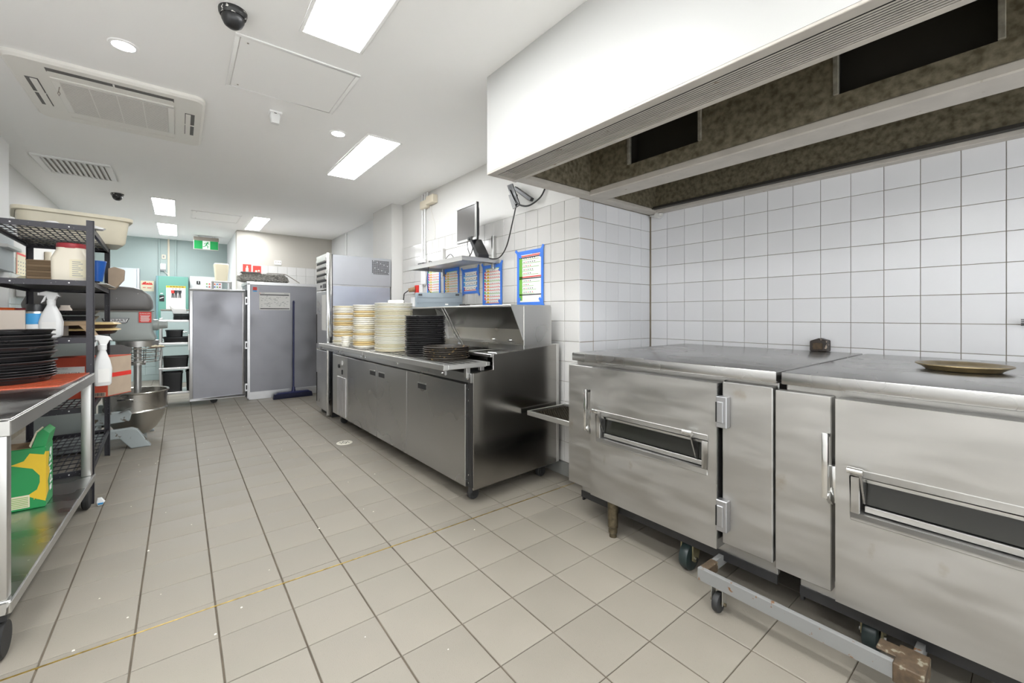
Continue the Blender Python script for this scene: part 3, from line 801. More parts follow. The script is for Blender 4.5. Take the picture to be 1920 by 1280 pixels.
pb('strut_knob', MB().cyl((.43, .76, .965), (.44, .80, .965), .011, n=12), 'chrome')
for yy in (.22, .4, .62): pb('lid_bolt', MB().cyl((.645, yy, 1.0), (.662, yy, 1.0), .009, n=10), 'chrome')

# ---------------------------------------------------------------- stacks on the rail
def stack(name, prof, n, pitch, x, y, mats, label, cat, group, seg=28, jit=.002, top=None):
    base = PL(x, y, .9)
    me = None
    for k in range(n):
        if me is None or isinstance(mats, (list, tuple)):
            me_k = {}
        o = None
        mname = mats if isinstance(mats, str) else random.choice(mats)
        key = (name, mname, group)
        if key not in SM:
            SM[key] = finish(to_bm(MB().lathe(prof, (0, 0, 0), seg)), name, mname)
        o = bpy.data.objects.new(name, SM[key])
        COL.objects.link(o)
        o.location = (base.x + random.uniform(-jit, jit), base.y + random.uniform(-jit, jit), base.z + .0005 + k * pitch)
        o.rotation_euler = (0, 0, random.uniform(0, 6))
        o['label'] = label % ordinal(n - k); o['category'] = cat; o['group'] = group
    return base.x, base.y, base.z + n * pitch
SM = {}
def cup(r, h, p, t=.0025):     # p is the pitch of the stack: the rim fills a good half of it, the wall below steps back
    return [(0, 0), (r * .84, 0), (r * .90, h - p * .62), (r * .995, h - p * .60), (r, h - p * .5), (r, h - .001), (r - t, h), (r * .90, h), (r * .86, h * .55), (r * .82, t), (0, t)]
stack('tub_lid', cup(.105, .0265, .0183), 21, .0183, -.035, 2.235, ['cream_white', 'cream_white', 'cream', 'cream_yellow'], 'cream round tub, %s from the top, stack nearest the upright fridge', 'tub', 'left stack of cream tubs')
stack('tub_lid', cup(.103, .0265, .0183), 21, .0183, -.045, 1.63, ['cream_white', 'cream_white', 'cream', 'cream_yellow'], 'cream round tub, %s from the top, middle stack on the rail', 'tub', 'middle stack of cream tubs')
stack('small_tub', cup(.04, .03, .022), 4, .022, -.115, 1.93, 'cream_white', 'small cream tub, %s from the top, low pile between cream stacks', 'tub', 'low pile of small tubs')
tx, ty, tz = stack('dinner_plate', cup(.155, .0125, .0102), 39, .0102, .03, 1.175, ['cream', 'cream_white', 'cream'], 'cream plate, %s from the top, wide stack beside the black pans', 'plate', 'tall stack of cream plates')
for k, (dx, dy) in enumerate(((.0, .035), (.03, -.05))):
    solo('dip_cup', MB().lathe([(0, 0), (.032, 0), (.036, .022), (.034, .024), (.03, .026), (0, .026)], (tx + dx, ty + dy, tz + .0023), 18), 'cream_white', ['left of two small cream cups on the tall plate stack', 'right of two small cream cups on the tall plate stack'][k], 'cup', (tx + dx, ty + dy, tz + .0023))
def pan(r, h, t=.002):
    return [(0, 0), (r * .90, 0), (r * .955, h - .0065), (r, h - .006), (r + .003, h - .003), (r, h), (r - .006, h), (r * .94, h * .6), (r * .89, t), (0, t)]
stack('pizza_pan', pan(.148, .02), 21, .0138, .045, .655, 'black_pan', 'clean black pizza pan, %s from the top, tall stack on the rail', 'pan', 'tall stack of black pans on the rail', 32, .003)
stack('pizza_pan', pan(.156, .02), 6, .0135, .03, .325, 'dirty_pan', 'greasy baked-on pizza pan, %s from the top, at the rail end', 'pan', 'low pile of dirty pans on the rail', 32, .004)

# ---------------------------------------------------------------- wall shelf, monitor, keyboard
t = thing('wall_shelf', 'stainless steel wall shelf above the prep fridge', 'shelf', (2.07, 3.58, 1.70))
obj('shelf_plate', MB().box(1.868, 2.262, 3.05, 4.10, 1.696, 1.704).box(1.868, 1.872, 3.05, 4.10, 1.662, 1.70).box(1.87, 2.262, 3.05, 3.054, 1.668, 1.70).box(1.87, 2.262, 4.096, 4.10, 1.668, 1.70), 'steel_soft', t, bevel=.001)
obj('bracket', MB().box(2.23, 2.264, 3.10, 3.135, 1.62, 1.92).prism([(2.25, 1.66), (1.90, 1.694), (2.25, 1.694)], 'y', 3.115, 3.12), 'steel', t, bevel=.002)
obj('bracket', MB().box(2.23, 2.264, 4.03, 4.065, 1.62, 1.92).prism([(2.25, 1.66), (1.90, 1.694), (2.25, 1.694)], 'y', 4.045, 4.05), 'steel', t, bevel=.002)
t = thing('monitor', 'silver-framed flat monitor with grey screen on the wall shelf', 'monitor', (2.10, 3.25, 1.7045))
obj('bezel', MB().frame('x', 2.040, 2.049, 3.095, 3.435, 1.868, 2.200, .018, w2=.02), 'monitor_silver', t, bevel=.002)
obj('case_edge', MB().box(2.0495, 2.072, 3.094, 3.436, 1.867, 2.201), 'black_plastic', t, bevel=.003)
obj('screen', MB().box(2.044, 2.0498, 3.113, 3.417, 1.888, 2.18), 'screen', t)
obj('back_case', MB().loft([(0, 0, .165, .163, .02, 0), (0, 0, .14, .14, .03, .035)], 3).xf(Matrix.Translation((2.062, 3.265, 2.034)) @ Matrix.Rotation(R(90), 4, 'Y')), 'black_plastic', t)
obj('stand', MB().prism([(3.20, 1.885), (3.165, 1.885), (3.05, 1.735), (3.05, 1.7045), (3.085, 1.7045)], 'x', 2.03, 2.15), 'black_plastic', t, bevel=.004)
obj('hinge', MB().box(2.03, 2.09, 3.15, 3.22, 1.868, 1.90), 'black_plastic', t, bevel=.004)
kc = Vector((2.005, 3.70, 1.2745)); kz = math.atan2(-.4827, .8935)
k_ = thing('keyboard', 'grey keyboard standing upright on the prep fridge, underside showing', 'keyboard', kc, kz)
obj('base', MB().box(-.23, .23, -.0, .014, .004, .146), 'keyboard_grey', k_, local=True, bevel=.006, seg=2)
for z in (.052, .10): obj('ridge', MB().box(-.215, .215, -.005, .001, z - .002, z + .002), 'keyboard_grey', k_, local=True, bevel=.001)
obj('ridge', MB().box(-.215, -.205, -.004, .001, .03, .13), 'keyboard_grey', k_, local=True)
obj('label', MB().box(.06, .09, -.0015, .001, .026, .038), 'paper', k_, local=True)
for x in (-.18, .18): obj('foot', MB().box(x - .018, x + .018, -.005, .001, .118, .134), 'black_plastic', k_, local=True, bevel=.002)
solo('spoon_rest', MB().box(1.79, 1.83, 2.86, 2.96, 1.2725, 1.284).box(1.785, 1.792, 2.87, 2.95, 1.276, 1.29), 'cable_black', 'small black clip lying on the prep fridge lid', 'clip', (1.81, 2.91, 1.2725), bevel=.002)
# cables
def wire(name, pts, r, m, label, n=6):
    P = [Vector(p) for p in pts]; out = []
    for i in range(len(P) - 1):           # Catmull-Rom
        p0 = P[max(i - 1, 0)]; p1 = P[i]; p2 = P[i + 1]; p3 = P[min(i + 2, len(P) - 1)]
        for s in range(6):
            t_ = s / 6
            out.append(.5 * ((2 * p1) + (p2 - p0) * t_ + (2 * p0 - 5 * p1 + 4 * p2 - p3) * t_ ** 2 + (3 * p1 - p0 - 3 * p2 + p3) * t_ ** 3))
    out.append(P[-1])
    return solo(name, MB().tube(out, r, n), m, label, 'cable', tuple(P[0]))
wire('power_cable', [(2.20, 2.735, 2.10), (2.20, 2.78, 1.98), (2.21, 2.87, 1.80), (2.22, 2.98, 1.715), (2.18, 3.04, 1.70), (2.10, 3.07, 1.715)], .0055, 'cable_black', 'black cable hanging from the hood bracket to the monitor stand')
wire('monitor_cable', [(2.055, 3.26, 1.87), (2.05, 3.24, 1.80), (2.03, 3.17, 1.72), (2.02, 3.20, 1.708)], .003, 'cable_black', 'thin black cable hanging below the monitor screen')
wire('monitor_cable', [(2.06, 3.16, 1.88), (2.03, 3.13, 1.79), (2.02, 3.16, 1.73), (2.0, 3.23, 1.709)], .004, 'cable_black', 'thicker black cable curling beside the monitor stand')
wire('shelf_cable', [(1.89, 3.36, 1.709), (1.89, 3.31, 1.735), (1.89, 3.27, 1.74), (1.9, 3.24, 1.712)], .003, 'cable_black', 'small black cable loop on the near edge of the wall shelf')
wire('shelf_cable', [(2.0, 3.92, 1.712), (1.96, 3.82, 1.73), (1.94, 3.78, 1.735), (1.95, 3.73, 1.72), (2.02, 3.80, 1.712), (2.1, 3.9, 1.712)], .004, 'cable_black', 'tangled black cable lying on the far end of the wall shelf')
wire('keyboard_cable', [(1.95, 3.80, 1.695), (1.96, 3.86, 1.60), (2.02, 3.98, 1.52), (2.08, 4.06, 1.46), (2.10, 4.0, 1.42)], .003, 'cable_black', 'thin cable dropping from the wall shelf behind the keyboard')
t = thing('power_adapter', 'black power adapter on the far end of the wall shelf', 'adapter', (1.96, 3.96, 1.7045))
obj('case', MB().box(1.93, 1.98, 3.90, 4.02, 1.7045, 1.735), 'black_plastic', t, bevel=.005)
# bracket with wires below the hood
t = thing('hood_bracket', 'black cable bracket hanging below the hood corner', 'bracket', (2.2, 2.72, 2.06))
obj('plate', MB().prism([(2.83, 2.30), (2.76, 2.30), (2.66, 2.10), (2.72, 2.09)], 'x', 2.18, 2.19), 'black_metal', t)
obj('arm', MB().bar((2.20, 2.74, 2.26), (2.22, 2.55, 2.125), .035, .03).bar((2.19, 2.79, 2.25), (2.19, 2.70, 2.11), .04, .02), 'black_plastic', t, bevel=.004)
obj('grey_plate', MB().prism([(2.80, 2.21), (2.77, 2.21), (2.70, 2.09), (2.74, 2.08)], 'x', 2.172, 2.179), 'ink_grey', t)
wire('hood_cable', [(2.20, 2.72, 2.20), (2.18, 2.69, 2.12), (2.2, 2.58, 2.08), (2.24, 2.48, 2.13), (2.255, 2.43, 2.21), (2.258, 2.43, 2.27)], .007, 'cable_black', 'thick black cable looping under the exhaust hood corner')
t = thing('wall_socket', 'small dark socket on the wall under the hood edge', 'socket', (2.262, 2.37, 2.21))
obj('plate', MB().box(2.255, 2.266, 2.345, 2.395, 2.19, 2.235), 'ac_grey', t, bevel=.003)
obj('plug', MB().cyl((2.235, 2.345, 2.21), (2.256, 2.345, 2.21), .015, n=12), 'cable_white', t)

# posters taped to the tiles
PX = 2.2595
def strips(m, y0, y1, z, h, mi): m.box(PX - .0016, PX, y0, y1, z, z + h, mi)
POST_M = ['paper', 'red_sign', 'yellow_print', 'green_print', 'orange_print', 'ink', 'blue_label', 'purple_print', 'ink_grey']
def poster(y0, y1, z0, z1, style, label, tape=True, lean=0.0):
    t = thing('menu_poster', label, 'poster', (PX, (y0 + y1) / 2, z0), group='taped prep posters')
    m = MB().box(PX - .001, PX + .0003, y0, y1, z0, z1, 0)
    H = z1 - z0; W = y1 - y0
    F = lambda f: y1 - f * W      # f runs left to right in the picture
    rnd = random.Random(label)
    if style in ('green', 'red', 'yellow'):
        n = 12
        for k in range(n):
            z = z0 + H * (k + .35) / n
            c = {'green': (3, 3, 5)[k % 3] if k % 3 else 3, 'red': 3 if k % 4 == 3 else 1, 'yellow': (4, 4, 3)[k % 3]}[style]
            strips(m, F(.96), F(.06), z, H * .014, c)
            strips(m, F(.12), F(.04), z + H * .014, H * .05, 3 if k % 4 == 3 else (1 if style != 'yellow' else 4))
            strips(m, F(.32), F(.2), z + H * .012, H * .045, 2)
            for q in range(5):
                a = .38 + q * .11
                strips(m, F(a + .045), F(a), z + H * .03, H * .012, 5 if rnd.random() < .5 else 8)
    elif style == 'blue':
        for k in range(4):
            z = z0 + H * (.06 + k * .22)
            strips(m, F(.96), F(.04), z, H * .03, 1 if k == 0 else 6)
            strips(m, F(.14), F(.04), z + H * .03, H * .14, 1 if k == 0 else 6)
            strips(m, F(.96), F(.88), z + H * .03, H * .14, 4 if k == 3 else 8)
            for q in range(6):
                a = .2 + q * .11
                strips(m, F(a + .04), F(a), z + H * (.07 + .03 * (q % 2)), H * .03, 5)
    else:   # tall price list
        strips(m, F(.17), F(.03), z0 + H * .05, H * .85, 3)
        for z, c in ((.90, 5), (.48, 5), (.155, 5), (.93, 1), (.51, 1)): strips(m, F(.97), F(.03), z0 + H * z, H * .022, c)
        for k in range(10):
            z = z0 + H * (.2 + k * .075)
            if .44 < (z - z0) / H < .53: continue
            strips(m, F(.2 + rnd.uniform(.4, .75)), F(.18), z - H * .012, H * .008, 3)
            for q in range(rnd.randint(3, 7)):
                a = .23 + q * .09
                strips(m, F(a + .035), F(a), z + H * .01, H * .018, 5 if rnd.random() < .5 else 1)
        strips(m, F(.97), F(.6), z0 + H * .965, H * .012, 1)
    obj('sheet', m, POST_M, t, smooth=False)
    if tape:
        tp = .026
        for (a, b, c, d) in ((y0 - .012, y1 + .02, z1 - .012, z1 + tp - .006), (y0 - .012, y1 + .016, z0 - tp + .008, z0 + .008),
                             (y0 - .018, y0 + .010, z0 - .02, z1 + .03), (y1 - .010, y1 + .018, z0 - .03, z1 + .02)):
            if tape == 'sides' and (b - a) > .1: continue
            obj('tape', MB().box(PX - .003, PX - .0016, a, b, c, d), 'blue_tape', t, smooth=False)
        if tape is True:
            for (cy, cz, an) in ((y1, z1, 50), (y0, z1, 115), (y1, z0, 120), (y0, z0, 45)):
                M_ = Matrix.Translation((PX - .0035, cy, cz)) @ Matrix.Rotation(R(an + rnd.uniform(-14, 14)), 4, 'X')
                obj('tape', MB().box(-.0006, .0006, -.05, .05, -.012, .012).xf(M_), 'blue_tape', t, smooth=False)
poster(4.155, 4.43, 1.36, 1.70, 'red', 'small red-lined poster furthest left, under the shelf end', 'sides')
poster(3.755, 4.04, 1.36, 1.675, 'yellow', 'blue-taped poster with orange and green rows behind the keyboard')
poster(3.39, 3.66, 1.43, 1.64, 'blue', 'small blue-taped poster with blue rows, third from the left')
poster(3.02, 3.29, 1.30, 1.645, 'red', 'blue-taped poster with red and green rows below the shelf end')
poster(2.475, 2.77, 1.30, 1.715, 'tall', 'largest blue-taped price list poster nearest the hood')

# conduit, junction box and power outlet
t = thing('wall_conduit', 'white conduit running down the wall beside the shelf', 'conduit', (2.25, 4.55, 1.3))
obj('pipe', MB().cyl((2.252, 4.56, 1.55), (2.252, 4.56, 2.62), .011, n=12), 'white_plastic', t)
obj('pipe', MB().cyl((2.252, 4.50, 1.55), (2.252, 4.50, 2.5), .011, n=12), 'white_plastic', t)
obj('sleeve', MB().box(2.236, 2.264, 4.48, 4.58, 1.56, 1.86), 'white_plastic', t, bevel=.006)
obj('coupling', MB().cyl((2.252, 4.56, 1.98), (2.252, 4.56, 2.02), .015, n=12), 'white_plastic', t)
t = thing('junction_box', 'cream junction box on the wall just under the ceiling', 'junction box', (2.24, 4.35, 2.47))
obj('box', MB().box(2.215, 2.266, 4.40, 4.56, 2.44, 2.53), 'beige_plastic', t, bevel=.006)
obj('cover', MB().box(2.20, 2.266, 4.21, 4.38, 2.46, 2.55), 'beige_plastic', t, bevel=.006)
obj('conduit_stub', MB().cyl((2.245, 4.42, 2.53), (2.245, 4.42, 2.62), .012, n=10).cyl((2.245, 4.48, 2.53), (2.245, 4.48, 2.62), .012, n=10), 'white_plastic', t)
wire('sensor_cable', [(2.25, 4.36, 2.46), (2.255, 4.33, 2.36), (2.258, 4.27, 2.22), (2.258, 4.26, 2.10), (2.258, 4.27, 2.06)], .003, 'cable_white', 'thin white cable hanging from the cream junction box')
t = thing('power_outlet', 'wall outlet with a red switch plate and brown plug', 'power outlet', (2.25, 4.70, 1.46))
obj('plate', MB().box(2.245, 2.262, 4.56, 4.64, 1.46, 1.56), 'white_plastic', t, bevel=.004)
obj('red_plate', MB().box(2.232, 2.262, 4.665, 4.735, 1.46, 1.56), 'red_sign', t, bevel=.004)
obj('plug', MB().cyl((2.17, 4.76, 1.50), (2.235, 4.71, 1.515), .024, .03, n=12), 'wood', t)
obj('plug_cord', MB().tube([(2.17, 4.76, 1.50), (2.13, 4.80, 1.46), (2.12, 4.80, 1.38), (2.13, 4.79, 1.30)], .006), 'cable_black', t)
obj('outlet_box', MB().box(2.225, 2.262, 4.76, 4.83, 1.30, 1.42), 'white_plastic', t, bevel=.006)

# floor drain
t = thing('floor_drain', 'round cream drain grate set in the floor tiles', 'drain', (1.215, 4.08, 0))
obj('rim', MB().lathe([(.055, .0), (.055, .004), (.07, .003), (.072, 0)], (1.215, 4.08, 0), 28), 'drain', t)
g = MB().lathe([(0, .0015), (.055, .0015), (.055, .003), (0, .003)], (1.215, 4.08, 0), 28)
obj('grate', g, 'drain', t)
g = MB()
for k in range(6):
    for r in (.02, .04):
        an = k * math.pi / 3 + (r > .03) * .5
        g.cyl((1.215 + r * math.cos(an), 4.08 + r * math.sin(an), .003), (1.215 + r * math.cos(an), 4.08 + r * math.sin(an), .0036), .007, n=8)
obj('holes', g, 'dark_gap', t)
# ---------------------------------------------------------------- upright fridge
FR = thing('upright_fridge', 'tall stainless upright fridge with side vent behind the plates', 'fridge', (1.74, 5.42, 0))
y0, y1 = 5.15, 5.66
obj('body', MB().box(1.40, 2.10, y0 + .012, y1, .06, 1.905), 'steel_worn', FR, bevel=.004)
obj('upper_side', MB().box(1.40, 2.105, y0 + .004, y0 + .014, 1.56, 1.91), 'fridge_grey', FR, bevel=.002)
obj('side_film', MB().box(1.402, 2.095, y0 + .002, y0 + .013, .08, 1.545), 'fridge_film', FR, bevel=.002)
obj('corner_post', MB().box(1.338, 1.395, y0, y0 + .03, .03, 1.925), 'chrome', FR, bevel=.008, seg=2)
obj('corner_gap', MB().box(1.39, 1.402, y0 + .004, y0 + .02, .05, 1.91), 'dark_gap', FR)
hd = obj('head_panel', MB().box(1.345, 1.40, y0 + .03, y1, 1.50, 1.925), 'steel_soft', FR, bevel=.003)
for k in range(4):
    z = 1.615 + k * .072
    obj('louvre', MB().prism([(1.346, z), (1.333, z + .012), (1.333, z + .045), (1.346, z + .048)], 'y', y0 + .06, y1 - .03), 'steel', hd)
    obj('louvre_gap', MB().box(1.341, 1.347, y0 + .06, y1 - .03, z - .02, z), 'dark_gap', hd)
obj('display', MB().box(1.341, 1.347, y0 + .08, y0 + .2, 1.52, 1.57), 'black_plastic', hd)
obj('switch', MB().box(1.341, 1.347, y0 + .26, y0 + .32, 1.53, 1.56), 'black_plastic', hd)
for (z0, z1) in ((.79, 1.485), (.07, .775)):
    d = obj('door', MB().box(1.345, 1.40, y0 + .03, y1, z0, z1), 'steel_worn', FR, bevel=.003)
    obj('handle_recess', MB().box(1.342, 1.348, y1 - .035, y1 - .005, z0 + .06, z0 + .42), 'dark_gap', d)
obj('notice', MB().box(1.341, 1.346, y0 + .06, y0 + .24, 1.02, 1.44), 'paper', FR, smooth=False)
obj('foot', MB().box(1.40, 2.05, y0 + .03, y1 - .02, 0, .06), 'black_metal', FR)
vt = obj('vent_plate', MB().box(1.855, 2.085, y0 + .0, y0 + .006, 1.70, 1.885), 'fridge_grey', FR)
g = MB()
for i in range(15):
    for j in range(12):
        if (i + j * 3) % 17 == 0: continue
        g.box(1.865 + i * .0146, 1.875 + i * .0146, y0 - .0012, y0 + .001, 1.708 + j * .0144, 1.718 + j * .0144)
obj('vent_holes', g, 'dark_gap', vt, kind='stuff')

# ---------------------------------------------------------------- holding cabinet with its door swung open
CB = thing('holding_cabinet', 'tall dented aluminium holding cabinet with chart and open door', 'cabinet', (1.2, 7.3, 0))
cy = 6.97
obj('body', MB().box(.752, 1.66, cy, 7.62, .02, 1.655), 'alu_panel', CB, bevel=.005)
obj('top_rim', MB().box(.74, 1.67, cy - .006, 7.63, 1.63, 1.675), 'alu', CB, bevel=.004)
obj('plinth', MB().box(.76, 1.66, cy - .012, cy + .02, .0, .11), 'alu', CB, bevel=.003)
obj('corner_bar', MB().box(.745, .782, cy - .006, cy + .03, .02, 1.65), 'alu', CB, bevel=.003)
obj('gasket', MB().box(.722, .746, cy - .004, cy + .02, .05, 1.55), 'black_plastic', CB)
dr = obj('door', MB().box(.125, .70, cy - .03, cy - .0, .085, 1.535), 'alu_panel', CB)
obj('door_frame', MB().frame('y', cy - .045, cy + .005, .10, .718, .066, 1.553, .034), 'alu', dr, bevel=.004)
obj('door_latch', MB().box(.085, .102, cy - .04, cy - .01, .74, .95), 'steel_soft', dr, bevel=.003)
for z in (.19, .78, 1.40):
    h = obj('hinge', MB().box(.712, .752, cy - .05, cy - .03, z - .055, z + .055), 'alu', CB, bevel=.004)
    obj('hinge_gap', MB().box(.725, .74, cy - .0515, cy - .045, z - .03, z + .03), 'dark_gap', h)
obj('red_badge', MB().box(.815, .865, cy - .003, cy, 1.555, 1.60), 'red_sign', CB, smooth=False)
obj('blue_badge', MB().box(.815, .865, cy - .003, cy, 1.535, 1.553), 'blue_label', CB, smooth=False)
ch = obj('wall_chart', MB().box(.892, 1.29, cy - .004, cy, 1.275, 1.53), 'paper', CB, smooth=False)
m = MB()
m.box(.90, 1.275, cy - .0055, cy - .004, 1.487, 1.50, 0).box(.905, 1.28, cy - .0055, cy - .004, 1.288, 1.30, 0)
rr = random.Random(3)
for k in range(60):
    x, z = rr.uniform(.905, 1.25), rr.uniform(1.315, 1.475)
    m.box(x, x + rr.uniform(.006, .026), cy - .0055, cy - .004, z, z + .004, 1)
m.box(.895, .905, cy - .0055, cy - .004, 1.508, 1.518, 2).box(.91, .96, cy - .0055, cy - .004, 1.511, 1.516, 1).box(1.21, 1.27, cy - .0055, cy - .004, 1.511, 1.516, 1)
obj('print', m, ['ink', 'ink_grey', 'red_sign'], ch, smooth=False)
# things on top of it
t = thing('wrapped_pack', 'grey bundle in clear plastic wrap on top of the cabinet', 'bundle', (1.02, 7.15, 1.676))
obj('bundle', MB().loft([(.98, 7.15, .28, .10, .05, 1.6765), (.97, 7.15, .33, .12, .06, 1.70), (.96, 7.15, .32, .12, .06, 1.76), (.95, 7.15, .28, .10, .05, 1.80)], 5), 'wrap_grey', t)
obj('board', MB().box(.68, .92, 7.04, 7.2, 1.80, 1.82), 'mixer_dark', t, bevel=.002)
wr2 = obj('wire_arm', MB().tube([(1.0, 7.08, 1.815), (1.22, 7.06, 1.812), (1.26, 7.05, 1.80), (1.43, 7.02, 1.685)], .006).tube([(1.24, 7.06, 1.81), (1.24, 7.3, 1.81)], .006), 'ac_grey', t)
t = thing('wire_stand', 'tall wire stand behind the open cabinet door', 'stand', (.48, 7.62, 0))
m = MB()
for x in (.38, .60):
    for y in (7.5, 7.72): m.cyl((x, y, 0), (x, y, 1.70), .008, n=8)
obj('posts', m, 'steel', t)
obj('shelf', MB().frame('z', 1.69, 1.70, .37, .61, 7.49, 7.73, .012).box(.38, .6, 7.55, 7.556, 1.69, 1.698).box(.38, .6, 7.65, 7.656, 1.69, 1.698).box(.38, .6, 7.6, 7.606, 1.69, 1.698), 'steel', t)
obj('shelf', MB().frame('z', .6, .61, .37, .61, 7.49, 7.73, .012), 'steel', t)
t = thing('cream_bin', 'cream plastic bin on the stand behind the open door', 'bin', (.485, 7.62, 1.7005))
obj('bucket', MB().loft([(.485, 7.62, .072, .07, .02, 1.7005), (.485, 7.62, .092, .09, .025, 1.95), (.485, 7.62, .08, .08, .03, 1.965)], 4), 'cream', t)
# fire point signs and outlet on the white end wall
def sign(x0, x1, z0, z1, y, label, icon):
    t = thing('fire_sign', label, 'sign', ((x0 + x1) / 2, y, z0), group='red fire signs')
    obj('plate', MB().box(x0, x1, y - .004, y, z0, z1), 'red_sign', t, smooth=False)
    cx = (x0 + x1) / 2; W = x1 - x0; H = z1 - z0
    m = MB()
    if icon == 0:
        m.box(cx - W * .16, cx + W * .16, y - .0055, y - .004, z0 + H * .02, z0 + H * .7).box(cx - W * .08, cx + W * .1, y - .0055, y - .004, z0 + H * .7, z0 + H * .88)
    else:
        for dx, dz, r in ((-.2, .2, .2), (.06, .3, .18), (-.1, .5, .14), (.22, .55, .12)):
            m.cyl((cx + dx * W, y - .0055, z0 + dz * H), (cx + dx * W, y - .004, z0 + dz * H), r * W, n=14)
    obj('pictogram', m, 'paper_cream', t, smooth=False)
sign(.832, .955, 1.86, 2.06, YW, 'left red fire extinguisher sign above the holding cabinet', 0)
sign(.978, 1.10, 1.86, 2.045, YW, 'right red fire blanket sign above the holding cabinet', 1)
t = thing('double_outlet', 'white double outlet on the end wall above the cabinet', 'power outlet', (1.355, YW, 2.12))
obj('plate', MB().box(1.30, 1.41, YW - .012, YW, 2.085, 2.16), 'white_plastic', t, bevel=.003)
for x in (1.325, 1.36, 1.39): obj('socket', MB().box(x - .007, x + .007, YW - .014, YW - .011, 2.12, 2.14), 'ac_grey', t)
t = thing('wall_conduit', 'thin white conduit on the far right wall above the fridge', 'conduit', (2.25, 7.5, 2.0))
obj('pipe', MB().cyl((2.25, 7.45, 1.6), (2.25, 7.45, 2.62), .012, n=8), 'white_plastic', t)
obj('clip', MB().box(2.235, 2.258, 7.42, 7.48, 2.57, 2.6), 'white_plastic', t)

# push broom
BX, BY = 1.29, 6.80
t = thing('push_broom', 'dark blue push broom leaning against the holding cabinet', 'broom', (BX, BY, 0))
obj('handle', MB().cyl((1.335, 6.955, 1.405), (1.305, BY + .01, .10), .0125, n=12), 'blue_dark', t)
obj('handle_tip', MB().cyl((1.3355, 6.957, 1.38), (1.3364, 6.96, 1.415), .0155, .011, n=12), 'blue_dark', t)
obj('socket', MB().cyl((1.309, BY + .022, .15), (1.303, BY, .07), .02, .03, n=12), 'blue_dark', t)
obj('head_block', MB().prism([(1.06, .065), (1.10, .09), (1.50, .09), (1.54, .065)], 'y', BY - .03, BY + .03), 'blue_dark', t, bevel=.004)
m = MB()
for k in range(46):
    x = 1.056 + k * .0107
    m.prism([(x - .002, .066), (x + .008, .066), (x + .010 + (k - 23) * .0004, .002), (x - .006 + (k - 23) * .0004, .002)], 'y', BY - .035, BY + .035)
obj('bristles', m, 'bristle', t, kind='stuff')

# ---------------------------------------------------------------- far end wall fittings
t = thing('exit_sign', 'green running man exit sign hanging from the far ceiling', 'exit sign', (.37, 9.36, 2.36))
ex0, ex1, ey, ez0, ez1 = .192, .556, 9.36, 2.375, 2.60
obj('housing', MB().box(ex0, ex1, ey, ey + .07, ez0, ez1), 'exit_frame', t, bevel=.004)
obj('top_cover', MB().box(ex0 - .003, ex1 + .003, ey - .006, ey + .075, ez1 - .065, ez1 + .0), 'ac_grey', t, bevel=.004)
obj('hanger', MB().box(ex0 + .06, ex0 + .09, ey + .02, ey + .05, ez1, ZC).box(ex1 - .09, ex1 - .06, ey + .02, ey + .05, ez1, ZC), 'white_plastic', t)
obj('green_panel', MB().box(ex0 + .008, ex0 + .128, ey - .004, ey, ez0 + .012, ez1 - .067), 'exit_green', t, smooth=False)
obj('green_panel', MB().box(ex1 - .125, ex1 - .008, ey - .004, ey, ez0 + .012, ez1 - .067), 'exit_green', t, smooth=False)
obj('door_panel', MB().box(ex0 + .129, ex1 - .126, ey - .004, ey, ez0 + .012, ez1 - .067), 'exit_white', t, smooth=False)
ecx, ecz = .375, ez0 + .083
m = MB()
def stroke(a, b, w): m.bar((ecx + a[0] * 1.15, ey - .006, ecz + a[1] * 1.15), (ecx + b[0] * 1.15, ey - .006, ecz + b[1] * 1.15), .002, w, up=(b[1] - a[1], 0, a[0] - b[0]))
m.cyl((ecx + .022, ey - .007, ecz + .049), (ecx + .022, ey - .005, ecz + .049), .0105, n=12)
for a, b, w in (((.014, .036), (-.004, .0), .018), ((.012, .032), (.036, .016), .008), ((.012, .034), (-.02, .026), .008), ((-.02, .026), (-.028, .01), .007),
                ((-.003, .0), (.022, -.016), .011), ((.022, -.016), (.016, -.046), .010), ((-.004, .002), (-.02, -.022), .011), ((-.02, -.022), (-.044, -.028), .009)):
    stroke(a, b, w)
obj('running_figure', m, 'exit_green', t, smooth=False)
# grey wall cupboard
t = thing('grey_wall_cupboard', 'grey metal wall cupboard left of the red notice', 'cupboard', (-.74, 10.1, 1.5))
obj('body', MB().box(-.95, -.565, 9.98, YF, 1.45, 2.03), 'cabinet_grey', t, bevel=.006)
obj('door', MB().box(-.945, -.60, 9.965, 9.98, 1.46, 2.015), 'cabinet_grey', t, bevel=.005)
obj('edge_trim', MB().box(-.596, -.563, 9.97, 9.982, 1.45, 2.03), 'alu', t, bevel=.003)
# red and white notice
t = thing('wall_notice', 'cream notice with red lettering beside the green cabinet', 'notice', (-.465, YF, 1.65))
obj('sheet', MB().box(-.56, -.375, YF - .004, YF - .0008, 1.64, 1.83), 'paper_cream', t, smooth=False)
m = MB()
for x0, x1, z0, z1 in ((-.545, -.395, 1.758, 1.778), (-.53, -.50, 1.778, 1.80), (-.505, -.485, 1.78, 1.812), (-.48, -.45, 1.778, 1.792), (-.445, -.43, 1.778, 1.80), (-.425, -.405, 1.778, 1.796), (-.53, -.49, 1.70, 1.71), (-.47, -.41, 1.695, 1.707)):
    m.box(x0, x1, YF - .0055, YF - .004, z0, z1)
obj('red_print', m, 'red_sign', t, smooth=False)
